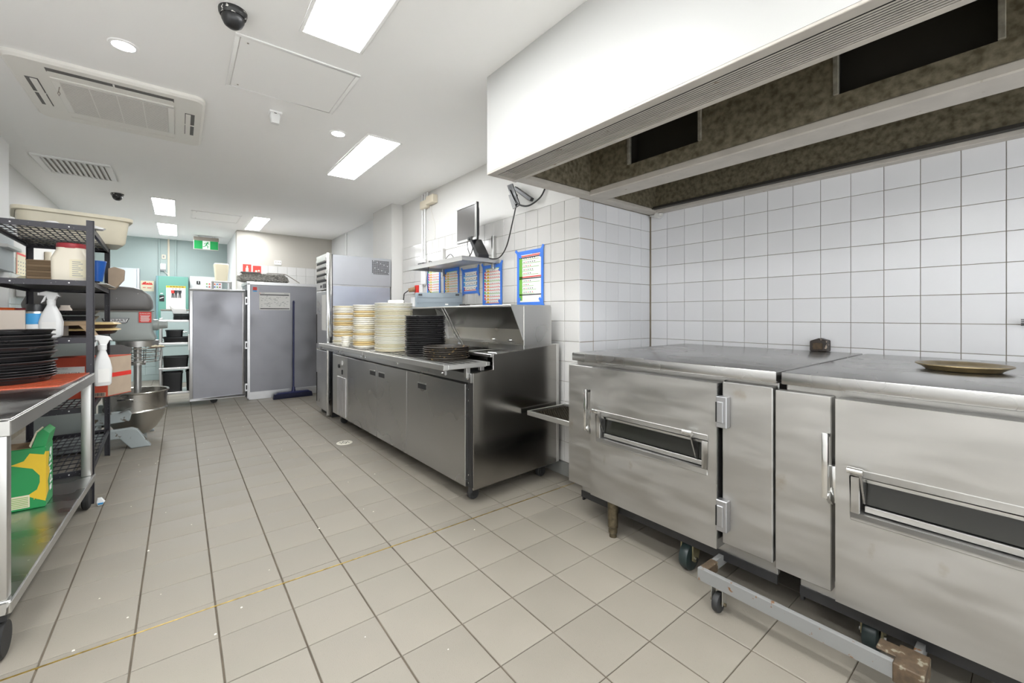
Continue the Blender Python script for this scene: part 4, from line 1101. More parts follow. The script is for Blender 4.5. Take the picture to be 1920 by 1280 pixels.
# green switchboard cabinet with poster
GX0, GX1, GY = -.335, .125, 9.90
t = thing('switchboard_cabinet', 'sea green steel switchboard cabinet on the far wall', 'electrical cabinet', (-.1, 10.0, .75))
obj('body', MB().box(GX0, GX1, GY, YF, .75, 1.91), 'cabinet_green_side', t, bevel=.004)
obj('door', MB().box(GX0 + .03, GX1, GY - .015, GY, .76, 1.905), 'cabinet_green', t, bevel=.003)
obj('lock_plate', MB().box(-.30 + .01, -.22, GY - .022, GY - .015, 1.45, 1.56), 'black_plastic', t, bevel=.003)
obj('lock_lever', MB().bar((-.285, GY - .024, 1.50), (-.23, GY - .024, 1.525), .008, .016), 'alu', t)
obj('logo_badge', MB().box(-.275, -.24, GY - .017, GY - .015, 1.585, 1.60), 'white_plastic', t)
t = thing('staff_poster', 'yellow-topped poster of three standing workers on the green cabinet', 'poster', (-.05, GY - .017, 1.3))
PY = GY - .0175
obj('sheet', MB().box(-.195, .085, PY - .002, PY, 1.31, 1.735), 'paper', t, smooth=False)
m = MB().box(-.195, .085, PY - .0035, PY - .002, 1.70, 1.735, 0)
m.cyl((-.17, PY - .0045, 1.718), (-.17, PY - .003, 1.718), .012, n=12, m=1)
for k in range(5): m.box(-.145 + k * .042, -.11 + k * .042, PY - .0045, PY - .003, 1.712, 1.724, 2)
for cx, top in ((-.10, 3), (-.055, 2), (-.0, 2)):
    m.cyl((cx, PY - .0045, 1.672), (cx, PY - .002, 1.672), .010, n=10, m=4)
    m.box(cx - .011, cx + .011, PY - .005, PY - .002, 1.676, 1.686, 2)
    m.prism([(cx - .024, 1.60), (cx + .024, 1.60), (cx + .028, 1.655), (cx - .028, 1.655)], 'y', PY - .0045, PY - .002, top)
    m.prism([(cx - .02, 1.515), (cx - .004, 1.515), (cx, 1.60), (cx - .018, 1.60)], 'y', PY - .0045, PY - .002, 2)
    m.prism([(cx + .004, 1.515), (cx + .02, 1.515), (cx + .018, 1.60), (cx, 1.60)], 'y', PY - .0045, PY - .002, 2)
obj('print', m, ['yellow_print', 'green_print', 'ink', 'red_sign', 'box_board'], t, smooth=False)
# white low cupboard below the switchboard
t = thing('low_cupboard', 'pale aqua low cupboard in front of the green switchboard cabinet', 'cupboard', (.02, 9.7, 0))
obj('body', MB().box(-.26, .46, 9.52, 9.85, .0, 1.28), 'cabinet_aqua', t, bevel=.004)
obj('top_edge', MB().box(-.265, .465, 9.51, 9.86, 1.28, 1.30), 'ac_grey', t, bevel=.003)
obj('drawer', MB().box(-.25, .45, 9.51, 9.52, .66, 1.26), 'cabinet_aqua', t, bevel=.003)
obj('pull', MB().tube([(-.1, 9.51, .9), (-.1, 9.49, .9), (.1, 9.49, .9), (.1, 9.51, .9)], .008), 'steel', t)
# panel of buttons
t = thing('button_panel', 'white control panel with two rows of coloured buttons', 'control panel', (.5, YF, 1.72))
obj('plate', MB().box(.15, .66, YF - .04, YF - .0008, 1.62, 1.95), 'white_plastic', t, bevel=.004)
cols = ['green_print', 'red_sign', 'orange_print', 'orange', 'blue_label', 'red_sign', 'cabinet_green', 'red_sign', 'blue_plastic', 'blue_plastic', 'green_print', 'red_plastic']
for r in range(2):
    for k in range(6):
        x, z = .415 + k * .042, 1.81 - r * .055
        obj('button', MB().cyl((x, YF - .052, z), (x, YF - .039, z), .0125, n=12), cols[r * 6 + k], t)
obj('selector', MB().box(.255, .31, YF - .065, YF - .039, 1.80, 1.86), 'black_plastic', t, bevel=.006)
obj('selector_mark', MB().box(.278, .286, YF - .067, YF - .064, 1.81, 1.855), 'white_plastic', t)
for x, lab in ((-.30, 'left thin white conduit above the green switchboard cabinet'), (-.165, 'cream conduit in the middle above the green switchboard cabinet'), (-.06, 'right white conduit above the green switchboard cabinet')):
    solo('wall_conduit', MB().cyl((x, YF - .02, 1.912), (x, YF - .02, ZC - .002), .016, n=10), 'beige_plastic' if x == -.165 else 'aqua_paint', lab, 'conduit', (x, YF - .02, 1.912))
t = thing('light_switch', 'small dark switch high between the wall conduits', 'switch', (-.235, YF, 2.28))
obj('plate', MB().box(-.265, -.205, YF - .014, YF - .0008, 2.25, 2.33), 'beige_plastic', t, bevel=.003)
obj('rocker', MB().box(-.25, -.225, YF - .018, YF - .013, 2.27, 2.31), 'ink_grey', t)
t = thing('isolator_switch', 'white isolator switch box between the conduits with a curved lead', 'switch', (-.245, YF, 2.1))
obj('box', MB().box(-.285, -.205, YF - .05, YF - .0008, 2.05, 2.16), 'white_plastic', t, bevel=.005)
obj('knob', MB().cyl((-.245, YF - .06, 2.105), (-.245, YF - .05, 2.105), .03, n=14), 'ac_plastic', t)
obj('lower_lip', MB().box(-.285, -.205, YF - .055, YF - .045, 2.03, 2.045), 'ink_grey', t)
obj('lead', MB().tube([(-.23, YF - .03, 2.05), (-.215, YF - .03, 2.0), (-.18, YF - .03, 1.97), (-.165, YF - .025, 1.93)], .006), 'cable_white', t)

# ---------------------------------------------------------------- stainless trolley with black tubs
T0, T1, TY0, TY1 = -.208, .36, 7.04, 7.47
t = thing('pan_trolley', 'stainless shelf trolley full of black pans behind the mixer', 'trolley', (.08, 7.15, 0))
for x in (T0, T1 - .025):
    for y in (TY0, TY1 - .025):
        obj('post', MB().box(x, x + .025, y, y + .025, .11, 1.16), 'steel', t, bevel=.003)
        c = obj('castor', MB().box(x, x + .03, y - .005, y + .03, .075, .11), 'steel_dark', t)
        obj('wheel', MB().cyl((x + .03, y, .042), (x + .03, y + .025, .042), .042, n=16), 'rubber', c)
for z in (.195, .515, .84, 1.135):
    obj('shelf', MB().box(T0 - .005, T1 + .005, TY0 - .006, TY1 + .006, z - .026, z), 'steel', t, bevel=.003)
def black_tub(x, y, z, hx, hy, h, label):
    o = thing('black_tub', label, 'tub', (x, y, z))
    obj('shell', MB().loft([(x, y, hx * .93, hy * .93, .02, z + .0005), (x, y, hx, hy, .025, z + h), (x, y, hx - .006, hy - .006, .025, z + h), (x, y, hx * .9, hy * .9, .02, z + .01)], 3), 'black_plastic', o)
    obj('rim', MB().loft([(x, y, hx + .006, hy + .006, .028, z + h - .012), (x, y, hx + .006, hy + .006, .028, z + h), (x, y, hx - .002, hy - .002, .026, z + h), (x, y, hx - .002, hy - .002, .026, z + h - .012)], 3, cap0=False, cap1=False), 'black_plastic', o)
black_tub(-.075, 7.22, .195, .105, .14, .25, 'left deep black tub on the lowest trolley shelf')
black_tub(.185, 7.22, .195, .12, .14, .26, 'right deep black tub on the lowest trolley shelf')
black_tub(-.04, 7.22, .515, .135, .14, .135, 'wide black tub on the second trolley shelf')
black_tub(-.02, 7.22, .84, .15, .14, .07, 'shallow black tub under the others on the third trolley shelf')
black_tub(-.055, 7.22, .912, .09, .12, .09, 'smaller black tub stacked on the third trolley shelf')
black_tub(.20, 7.22, .84, .06, .12, .24, 'tall black tub beside the door on the third trolley shelf')
for k in range(4):
    o = solo('baking_pan', MB().loft([(.06, 7.22, .12, .12, .02, 1.1355 + k * .0205), (.06, 7.22, .135, .135, .02, 1.155 + k * .0205), (.06, 7.22, .13, .13, .02, 1.155 + k * .0205), (.06, 7.22, .115, .115, .02, 1.139 + k * .0205)], 3), 'black_pan', 'black square pan on the trolley top, %s from the top' % ordinal(4 - k), 'pan', (.06, 7.22, 1.1355 + k * .0205), group='pans stacked on the trolley top')
t = thing('steel_chute', 'curved steel scoop lying on the black pans', 'scoop', (.0, 7.19, 1.2185))
obj('bowl', MB().prism([(-.07, 1.2185), (.075, 1.2185), (.065, 1.285), (-.06, 1.285), (-.105, 1.335), (-.11, 1.33)], 'y', 7.12, 7.26), 'steel_soft', t, bevel=.004)
obj('lip', MB().box(.07, .12, 6.98, 7.22, 1.2185, 1.24), 'white_plastic', t, bevel=.003)
black_tub(.205, 7.22, 1.1355, .06, .1, .17, 'tall black container at the right end of the trolley top')

# ---------------------------------------------------------------- dough mixer
MX = thing('dough_mixer', 'big grey floor mixer with steel bowl behind the black rack', 'mixer', (-.55, 5.45, 0))
my0, my1 = 5.27, 5.63
cap = [(-1.05, 1.238), (-1.045, 1.30), (-1.02, 1.36), (-.98, 1.41), (-.92, 1.44), (-.85, 1.456), (-.45, 1.468), (-.34, 1.462), (-.28, 1.44), (-.235, 1.40), (-.212, 1.34), (-.205, 1.238)]
obj('head_cap', MB().prism(cap, 'y', my0, my1), 'mixer_dark', MX, bevel=.05, seg=4, ang=50)
low = [(-1.045, 1.24), (-.207, 1.24), (-.207, 1.03), (-.185, .985), (-.18, .955), (-.45, .955), (-.62, .985), (-1.0, .985), (-1.045, 1.05)]
obj('head_body', MB().prism(low, 'y', my0 + .004, my1 - .004), 'mixer_grey', MX, bevel=.03, seg=3, ang=50)
obj('cap_seam', MB().box(-1.048, -.204, my0 + .002, my1 - .002, 1.236, 1.242), 'ac_grey', MX)
obj('attachment_hub', MB().lathe([(.055, -.03), (.055, .04), (.04, .05), (.036, .11), (.03, .115), (.0, .115)], (-.21, 5.45, 1.105), 20, axis='x'), 'mixer_grey', MX)
obj('column', MB().box(-1.02, -.62, 5.30, 5.60, .06, 1.0), 'mixer_grey', MX, bevel=.04, seg=3)
def slant(y): return MB().prism([(-1.02, .0), (-.95, .0), (-.93, .09), (-.42, .10), (-.345, .0), (-.205, .0), (-.30, .165), (-.34, .185), (-1.02, .16)], 'y', y, y + .06)
obj('foot', slant(5.09), 'mixer_base', MX, bevel=.006)
obj('foot', slant(5.72), 'mixer_base', MX, bevel=.006)
obj('base', MB().box(-1.02, -.6, 5.15, 5.72, .02, .14), 'mixer_base', MX, bevel=.01)
bx, by = -.30, 5.43
obj('planetary_ring', MB().lathe([(.155, .0), (.158, .055), (.13, .06), (0, .06)], (bx - .02, by, .90), 32), 'steel_soft', MX)
obj('agitator_shaft', MB().cyl((bx - .02, by, .45), (bx - .02, by, .9), .03, n=16).cyl((bx - .02, by, .72), (bx - .02, by, .76), .06, n=16), 'steel_soft', MX)
gd = obj('bowl_guard', MB().ring((bx - .02, by, .885), .19, .006, 36, 6).ring((bx - .02, by, .845), .165, .005, 36, 6).ring((bx - .02, by, .80), .16, .005, 36, 6).ring((bx - .02, by, .755), .155, .005, 36, 6), 'chrome', MX)
m = MB()
for k in range(10):
    an = k * math.pi / 5
    m.cyl((bx - .02 + .165 * math.cos(an), by + .165 * math.sin(an), .75), (bx - .02 + .175 * math.cos(an), by + .175 * math.sin(an), .89), .004, n=6)
obj('guard_bars', m, 'chrome', gd)
obj('splash_guard', MB().prism([(-.62, .93), (-.42, .93), (-.345, .90), (-.36, .84), (-.375, .74), (-.37, .60), (-.395, .60), (-.40, .74), (-.62, .72)], 'y', 5.20, 5.235), 'mixer_dark', MX, bevel=.004)
bowl = [(0, 0), (.07, .0), (.10, .008), (.155, .06), (.20, .14), (.222, .215), (.23, .225), (.235, .235), (.232, .245), (.228, .25), (.236, .40), (.248, .405), (.25, .412), (.246, .418), (.232, .412), (.222, .25), (.19, .14), (.145, .065), (.08, .014), (0, .01)]
bo = obj('bowl', MB().lathe(bowl, (bx - .03, by, .06), 44), 'steel_bowl', MX)
obj('bowl_foot', MB().lathe([(.08, 0), (.075, .06), (0, .06)], (bx - .03, by, .0), 24), 'mixer_base', MX)
obj('bowl_handle', MB().tube([(-.44, 5.215, .42), (-.44, 5.175, .43), (-.36, 5.165, .43), (-.34, 5.165, .43), (-.34, 5.20, .40)], .008, 8), 'chrome', bo)
obj('bowl_cradle', MB().prism([(-.62, .33), (-.36, .33), (-.345, .30), (-.36, .235), (-.62, .22)], 'y', 5.16, 5.20), 'mixer_base', MX, bevel=.006)
obj('bowl_cradle', MB().prism([(-.62, .33), (-.36, .33), (-.345, .30), (-.36, .235), (-.62, .22)], 'y', 5.66, 5.70), 'mixer_base', MX, bevel=.006)
obj('cradle_lever', MB().bar((-.42, 5.15, .325), (-.34, 5.14, .36), .012, .012), 'steel', MX)
obj('clamp_knob', MB().cyl((-.52, 5.14, .36), (-.50, 5.16, .36), .025, n=12), 'mixer_dark', MX)
np_ = obj('name_plate', MB().prism([(-.549, 1.171), (-.535, 1.128), (-.385, 1.128), (-.367, 1.171)], 'y', my0 - .004, my0 + .006), 'ink', MX)
obj('plate_face', MB().prism([(-.542, 1.167), (-.530, 1.132), (-.389, 1.132), (-.374, 1.167)], 'y', my0 - .007, my0 + .003), 'white_plastic', np_)
text('lettering', 'HOBART', .034, face_my(-.4585, my0 - .0085, 1.1495), 'ink', np_, 1.1)
dl = obj('danger_label', MB().box(-.302, -.212, my0 - .004, my0 + .008, 1.13, 1.23), 'red_sign', MX, smooth=False)
text('danger_title', 'DANGER', .016, face_my(-.257, my0 - .005, 1.214), 'paper', dl, 1.2)
m = MB()
for k in range(6): m.box(-.292 + (k % 2) * .004, -.222 - (k % 3) * .004, my0 - .0055, my0 - .004, 1.192 - k * .0105, 1.197 - k * .0105)
obj('danger_text', m, 'paper', dl, smooth=False)
obj('small_plate', MB().box(-.72, -.66, my0 - .003, my0 + .006, 1.205, 1.225), 'paper_cream', MX)
t = thing('cream_tray', 'brown paper with dough scraps on the mixer guard rim', 'scraps', (-.16, 5.25, .893))
obj('paper', MB().loft([(-.17, 5.26, .05, .04, .02, .893), (-.17, 5.26, .06, .05, .02, .899)], 3), 'cardboard', t)
for k in range(5): obj('scrap', MB().loft([(-.20 + k * .017, 5.25 + (k % 2) * .02, .014, .012, .006, .8985), (-.20 + k * .017, 5.25 + (k % 2) * .02, .009, .007, .004, .911 + .004 * (k % 2))], 2), 'paper_cream', t)
# ---------------------------------------------------------------- black rack on the left
RK = thing('storage_rack', 'black chipped metal storage rack on the left wall', 'storage rack', (-.69, 4.36, 0))
rx0, rx1, ry0, ry1 = -.925, -.449, 3.745, 4.975
for x in (rx0, rx1 - .036):
    for y in (ry0, ry1 - .036):
        ph = 1.80 if y == ry0 else 1.7645
        xs = x if x == rx0 else x + .031
        ysn = y if y == ry0 else y + .031
        obj('post', MB().box(xs, xs + .005, y, y + .036, 0, ph).box(x, x + .036, ysn, ysn + .005, 0, ph), 'rack_black', RK)
SZ = [1.765, 1.418, 1.058, .62, .225]
for k, z in enumerate(SZ):
    fr = obj('shelf_frame', MB().frame('z', z - .034, z, rx0 + .006, rx1 - .006, ry0 + .006, ry1 - .006, .012), 'rack_black', RK, bevel=.001)
    if k in (1, 2):
        obj('shelf_deck', MB().box(rx0 + .018, rx1 - .018, ry0 + .018, ry1 - .018, z - .012, z - .004), 'rack_black', fr)
    else:
        m = MB()
        n = 12
        for i in range(n):
            y = ry0 + .02 + i * (ry1 - ry0 - .04) / (n - 1)
            m.box(rx0 + .012, rx1 - .012, y - .0025, y + .0025, z - .012, z - .007)
        for i in range(13):
            x = rx0 + .03 + i * (rx1 - rx0 - .06) / 12
            m.box(x - .003, x + .003, ry0 + .012, ry1 - .012, z - .017, z - .012)
        obj('wire_deck', m, 'rack_black', fr, kind='stuff')
    for x in (-.80, -.56): obj('rivet', MB().cyl((x, ry0 + .002, z - .017), (x, ry0 + .007, z - .017), .004, n=8), 'white_plastic', fr)
RK.rotation_euler = (0, 0, R(1.9))
# tub on top
tb = thing('dough_tub', 'large cream plastic dough tub overhanging the black rack', 'tub', (-.66, 4.78, 1.766), R(12))
obj('shell', MB().loft([(0, 0, .27, .20, .06, .0), (0, 0, .285, .215, .07, .02), (0, 0, .305, .235, .07, .20), (0, 0, .295, .225, .06, .20), (0, 0, .27, .20, .06, .012)], 6), 'tub_cream', tb, local=True)
obj('rim', MB().loft([(0, 0, .306, .236, .07, .185), (0, 0, .325, .255, .08, .19), (0, 0, .328, .258, .08, .215), (0, 0, .30, .23, .07, .218), (0, 0, .292, .222, .06, .205)], 6, cap0=False, cap1=False), 'tub_cream', tb, local=True)
t = thing('plastic_bag', 'crumpled white plastic bag in front of the dough tub', 'bag', (-.58, 3.95, 1.766))
m = MB()
rr = random.Random(5)
for k in range(7):
    x = -.72 + k * .045; y = 3.9 + rr.uniform(-.03, .05)
    m.loft([(x, y, .05, .05, .03, 1.766), (x + rr.uniform(-.02, .02), y, .045, .04, .03, 1.775), (x, y, .02, .02, .01, 1.779 + rr.uniform(0, .012))], 3)
obj('bag', m, 'white_plastic', t)
# second shelf
t = thing('red_lid_jar', 'tall pale plastic jar with red lid on the second rack shelf', 'jar', (-.545, 3.90, 1.4185))
JX, JY, JZ = -.547, 3.90, 1.4185
obj('jar', MB().loft([(JX, JY, .083, .08, .02, JZ), (JX, JY, .085, .082, .02, JZ + .14), (JX, JY, .066, .066, .03, JZ + .195), (JX, JY, .066, .066, .03, JZ + .21)], 5), 'translucent_cream', t)
obj('lid', MB().lathe([(.07, .208), (.072, .212), (.072, .235), (.068, .24), (0, .24)], (JX, JY, JZ), 28), 'red_plastic', t)
lb = obj('label', MB().box(JX + .0, JX + .075, JY - .0835, JY - .0815, JZ + .02, JZ + .135), 'paper_cream', t, smooth=False)
m = MB()
for k in range(8): m.box(JX + .012, JX + .06 - (k % 3) * .01, JY - .0845, JY - .0834, JZ + .03 + k * .0125, JZ + .034 + k * .0125)
obj('label_text', m, 'ink_grey', lb, smooth=False)
t = thing('blue_jug', 'blue plastic measuring cup standing behind the rack post', 'cup', (-.50, 4.48, 1.4185))
obj('cup', MB().lathe([(0, .04), (.034, .04), (.056, .19), (.058, .19), (.056, .195), (.053, .19), (.034, .045), (0, .045)], (-.50, 4.5, JZ), 26), 'blue_plastic', t)
obj('stand', MB().lathe([(.03, 0), (.03, .01), (.018, .014), (.018, .04), (.0, .04)], (-.50, 4.5, JZ), 20), 'black_plastic', t)
def carton(x0, x1, y0, y1, z0, z1, m_, label, rz=0, open_=False):
    c = ((x0 + x1) / 2, (y0 + y1) / 2, z0)
    t = thing('cardboard_box', label, 'box', c, rz)
    hx, hy, h = (x1 - x0) / 2, (y1 - y0) / 2, z1 - z0
    obj('carton', MB().box(-hx, hx, -hy, hy, 0, h), m_, t, local=True, bevel=.003)
    obj('flap_seam', MB().box(-hx * .98, hx * .98, -.004, .004, h, h + .0015), 'cardboard', t, local=True)
    return t
c = carton(-.86, -.70, 4.5, 4.72, 1.4185, 1.60, 'cardboard', 'brown slatted carton behind the red lidded jar')
for k in range(4): obj('ridge', MB().box(-.075, .075, -.113, -.11, .02 + k * .042, .05 + k * .042), 'wood', c, local=True, bevel=.002)
t = thing('paper_scoop', 'tan cardboard wedge at the far end of the second shelf', 'cardboard', (-.43, 4.90, 1.4185))
obj('wedge', MB().prism([(-.47, 1.4185), (-.43, 1.4185), (-.375, 1.50), (-.37, 1.585), (-.43, 1.605), (-.47, 1.59)], 'y', 4.84, 4.93), 'cardboard_tan', t, bevel=.003)
t = thing('peeled_label', 'grey plastic tray edge sticking out at shelf end', 'tray', (-.44, 4.5, 1.419))
obj('tray', MB().box(-.47, -.41, 4.15, 4.7, 1.4185, 1.428), 'steel_soft', t, bevel=.002)
# third shelf
S3 = 1.0585
t = thing('maroon_lid_tub', 'pale tub with maroon lid behind the plain carton', 'tub', (-.82, 4.25, S3))
obj('tub', MB().lathe([(0, 0), (.075, 0), (.075, .13), (.06, .165), (0, .165)], (-.83, 4.28, S3), 24), 'translucent_white', t)
obj('lid', MB().lathe([(.064, .165), (.066, .168), (.066, .185), (.06, .189), (0, .189)], (-.83, 4.28, S3), 24), 'red_plastic', t)
c = carton(-.86, -.755, 3.93, 4.05, S3, S3 + .172, 'box_board', 'plain pale pink carton on the third shelf left of the spray can')
t = thing('spray_can', 'aerosol can with black cap and blue label on the rack', 'can', (-.72, 3.97, S3))
obj('can', MB().lathe([(0, 0), (.05, 0), (.05, .16), (.046, .168), (0, .168)], (-.712, 3.97, S3), 26), 'steel_soft', t)
obj('blue_band', MB().lathe([(.0507, .085), (.0507, .152)], (-.712, 3.97, S3), 26), 'blue_label', t)
obj('white_band', MB().lathe([(.0507, .01), (.0507, .084)], (-.712, 3.97, S3), 26), 'white_plastic', t)
obj('cap', MB().lathe([(.048, .165), (.048, .205), (.045, .212), (0, .212)], (-.712, 3.97, S3), 26), 'black_plastic', t)
def spray_bottle(x, y, z, label, rz, s=1.0, wf=1.0):
    t = thing('spray_bottle', label, 'spray bottle', (x, y, z), rz)
    b = [(0, 0, .04, .03, .015, 0), (0, 0, .05, .034, .018, .012), (0, 0, .053, .036, .02, .10), (0, 0, .042, .032, .02, .15), (0, 0, .022, .022, .015, .20), (0, 0, .017, .017, .012, .215)]
    obj('bottle', MB().loft([(0, 0, a * s * wf, c_ * s * wf, e * s * wf, f_ * s) for _, _, a, c_, e, f_ in b], 4), 'translucent_white', t, local=True)
    obj('label', MB().box(-.032 * s * wf, .032 * s * wf, -.0372 * s * wf, -.0352 * s * wf, .02 * s, .10 * s), 'paper', t, local=True)
    obj('collar', MB().lathe([(.02 * s, .21 * s), (.021 * s, .24 * s), (.015 * s, .245 * s), (0, .245 * s)], (0, 0, 0), 16), 'white_plastic', t, local=True)
    hd = obj('trigger_head', MB().prism([(-.052 * s, .272 * s), (-.05 * s, .29 * s), (-.02 * s, .30 * s), (.03 * s, .29 * s), (.045 * s, .262 * s), (.03 * s, .268 * s), (.018 * s, .24 * s), (-.014 * s, .24 * s), (-.02 * s, .268 * s)], 'y', -.014 * s, .014 * s), 'white_plastic', t, local=True, bevel=.003)
    obj('trigger', MB().prism([(-.028 * s, .27 * s), (-.02 * s, .27 * s), (-.03 * s, .235 * s), (-.046 * s, .222 * s), (-.043 * s, .232 * s)], 'y', -.006 * s, .006 * s), 'white_plastic', hd, local=True)
    obj('nozzle', MB().box(-.06 * s, -.05 * s, -.009 * s, .009 * s, .272 * s, .288 * s), 'white_plastic', hd, local=True)
    return t
spray_bottle(-.642, 3.92, S3, 'white spray bottle beside the blue labelled can', R(-8), .98)
spray_bottle(-.412, 3.95, .725, 'white spray bottle hung by its trigger on the rack side', R(20), 1.14, .78)
t = thing('orange_tool', 'orange handled tool sticking out over the third shelf', 'tool', (-.88, 4.1, 1.25))
obj('handle', MB().cyl((-.95, 4.1, 1.228), (-.83, 4.1, 1.226), .022, n=14), 'orange', t)
obj('neck', MB().tube([(-.83, 4.1, 1.226), (-.80, 4.1, 1.215), (-.775, 4.1, 1.20)], .008, 8), 'orange', t)
def flare_tray(x, y, z, hx, hy, label):
    t = thing('flared_tray', label, 'tray', (x, y, z))
    obj('well', MB().loft([(x, y, hx - .035, hy - .035, .02, z), (x, y, hx - .018, hy - .018, .03, z + .024)], 4), 'tray_brown', t)
    obj('rim', MB().loft([(x, y, hx - .03, hy - .03, .03, z + .0235), (x, y, hx, hy, .02, z + .028), (x, y, hx - .004, hy - .004, .02, z + .033), (x, y, hx - .03, hy - .03, .03, z + .0435)], 4), 'cream_yellow', t)
flare_tray(-.55, 4.5, S3, .18, .15, 'lower cream rimmed brown tray on the third shelf')
flare_tray(-.55, 4.5, S3 + .0445, .18, .15, 'upper cream rimmed brown tray on the third shelf')
t = thing('bottle_cap', 'small blue cap lying on the cream rimmed tray', 'cap', (-.52, 4.42, S3 + .088))
obj('cap', MB().lathe([(.018, 0), (.018, .018), (.014, .021), (0, .021)], (-.52, 4.42, S3 + .0885), 16), 'blue_label', t)
t = thing('folded_cardboard', 'folded brown cardboard propped beside the rack post', 'cardboard', (-.55, 4.05, S3))
obj('top_fold', MB().prism([(-.66, 1.128), (-.48, 1.132), (-.465, 1.162), (-.65, 1.158)], 'y', 4.0, 4.16), 'cardboard', t, bevel=.002)
obj('leg_fold', MB().prism([(-.53, 1.132), (-.485, 1.132), (-.445, S3 + .001), (-.475, S3 + .001)], 'y', 4.0, 4.10), 'cardboard', t, bevel=.002)
obj('back_fold', MB().box(-.66, -.60, 4.1, 4.16, S3 + .001, 1.128), 'box_board', t)
def oven_tray(z, label): 
    return solo('roasting_pan', MB().loft([(-.56, 4.08, .09, .09, .02, z), (-.56, 4.08, .115, .115, .02, z + .03), (-.56, 4.08, .108, .108, .02, z + .03), (-.56, 4.08, .085, .085, .02, z + .004)], 4), 'black_pan', label, 'pan', (-.56, 4.08, z))
oven_tray(1.164, 'lower black pan on the folded cardboard')
oven_tray(1.20, 'upper black pan on the folded cardboard')
t = thing('small_white_carton', 'small pale bottle shape on the upper black pan', 'carton', (-.60, 4.02, 1.208))
obj('carton', MB().loft([(-.60, 4.05, .03, .02, .01, 1.2045), (-.60, 4.05, .032, .02, .012, 1.238), (-.60, 4.05, .022, .016, .008, 1.256), (-.60, 4.05, .022, .016, .008, 1.266)], 3), 'box_board', t)
# red box on the fourth shelf
bz = .6205
t = thing('red_carton', 'red cardboard drink carton with white label and tan flap', 'box', (-.53, 4.22, bz), R(38))
Hh = .285
RM = ROOT[t]
ca_ = Vector((-.405, 4.13)); ul = Vector((-.36, .06)); ur = Vector((.115, .165))
def quadbox(a, b, z0, z1, m_, name, th=.004, lab=None, par=None):
    n = Vector((b.y - a.y, -(b.x - a.x))).normalized() * th
    vs = [(p.x + o.x, p.y + o.y, z) for z in (z0, z1) for p, o in ((a, Vector((0, 0))), (b, Vector((0, 0))), (b, n), (a, n))]
    return obj(name, MB().add(vs, [(0, 3, 2, 1), (4, 5, 6, 7), (0, 1, 5, 4), (1, 2, 6, 5), (2, 3, 7, 6), (3, 0, 4, 7)]), m_, par or t, smooth=False)
obj('carton', MB().prism([tuple(ca_), tuple(ca_ + ul), tuple(ca_ + ul + ur), tuple(ca_ + ur)], 'z', bz, bz + Hh), 'red_card', t)
quadbox(ca_ + ur * .02, ca_ + ur * .98, bz + .006, bz + Hh - .006, 'cardboard_tan', 'tan_face', .003)
quadbox(ca_ + ur * .02, ca_ + ur * .98, bz + .135, bz + .165, 'red_sign', 'red_tape', .0045)
lab = quadbox(ca_ + ul * .98, ca_ + ul * .32, bz + .168, bz + .222, 'paper', 'paper_label', .003)
d_ = (ul * -1).normalized()
TMx = Matrix(((d_.x, 0, -d_.y * -1, 0), (d_.y, 0, -d_.x, 0), (0, 1, 0, 0), (0, 0, 0, 1)))
cpos = ca_ + ul * .65
nn = Vector((d_.y, -d_.x)) * .0035
Mt = Matrix.Translation((cpos.x + nn.x, cpos.y + nn.y, bz + .195)) @ Matrix.Rotation(math.atan2(d_.y, d_.x), 4, 'Z') @ Matrix.Rotation(R(90), 4, 'X')
text('label_text', '1.25 PET X12 COCA COLA', .0165, Mt @ Matrix.Translation((0, -.016, 0)), 'ink', lab, 1.0)
text('label_text', 'COMMERCIAL 300 MEGA', .012, Mt @ Matrix.Translation((-.03, .016, 0)), 'ink_grey', lab, 1.0)
text('label_text', 'A1211', .010, Mt @ Matrix.Translation((-.09, .0, 0)), 'ink_grey', lab, 1.0)
bc = quadbox(ca_ + ul * .30, ca_ + ul * .02, bz + .004, bz + .032, 'cardboard_tan', 'barcode', .003)
m = MB()
for k in range(14):
    p = ca_ + ul * (.04 + k * .0175); q = ca_ + ul * (.048 + k * .0175 + (k % 3) * .002)
    n = nn * 1.1
    m.add([(p.x, p.y, bz + .008), (q.x, q.y, bz + .008), (q.x, q.y, bz + .03), (p.x, p.y, bz + .03), (p.x + n.x, p.y + n.y, bz + .008), (q.x + n.x, q.y + n.y, bz + .008), (q.x + n.x, q.y + n.y, bz + .03), (p.x + n.x, p.y + n.y, bz + .03)], [(0, 3, 2, 1), (4, 5, 6, 7), (0, 1, 5, 4), (1, 2, 6, 5), (2, 3, 7, 6), (3, 0, 4, 7)])
obj('barcode_lines', m, 'ink', bc, smooth=False)
# left wall calendar and rail behind the rack
t = thing('wall_calendar', 'cream calendar with red print on the left wall', 'calendar', (XL1, 6.48, 1.6))
obj('sheet', MB().box(XL1 + .0008, XL1 + .004, 6.24, 6.74, 1.60, 1.84), 'paper_cream', t, smooth=False)
m = MB().box(XL1 + .004, XL1 + .0052, 6.26, 6.72, 1.80, 1.82, 0).box(XL1 + .004, XL1 + .0052, 6.55, 6.70, 1.77, 1.79, 0)
for i in range(5):
    for j in range(4): m.box(XL1 + .004, XL1 + .0052, 6.29 + i * .085, 6.32 + i * .085, 1.62 + j * .036, 1.63 + j * .036, 1)
m.box(XL1 + .004, XL1 + .0052, 6.25, 6.265, 1.61, 1.83, 0)
obj('print', m, ['red_sign', 'ink_grey'], t, smooth=False)
solo('wall_pipe', MB().cyl((XL1 + .03, 7.35, .1), (XL1 + .03, 7.35, 1.95), .03, n=14), 'beige_plastic', 'beige vertical pipe on the left wall behind the rack', 'pipe', (XL1 + .03, 7.35, .1))
t = thing('paper_dispenser', 'white paper dispenser on the left wall under the calendar', 'dispenser', (XL1, 6.5, 1.45))
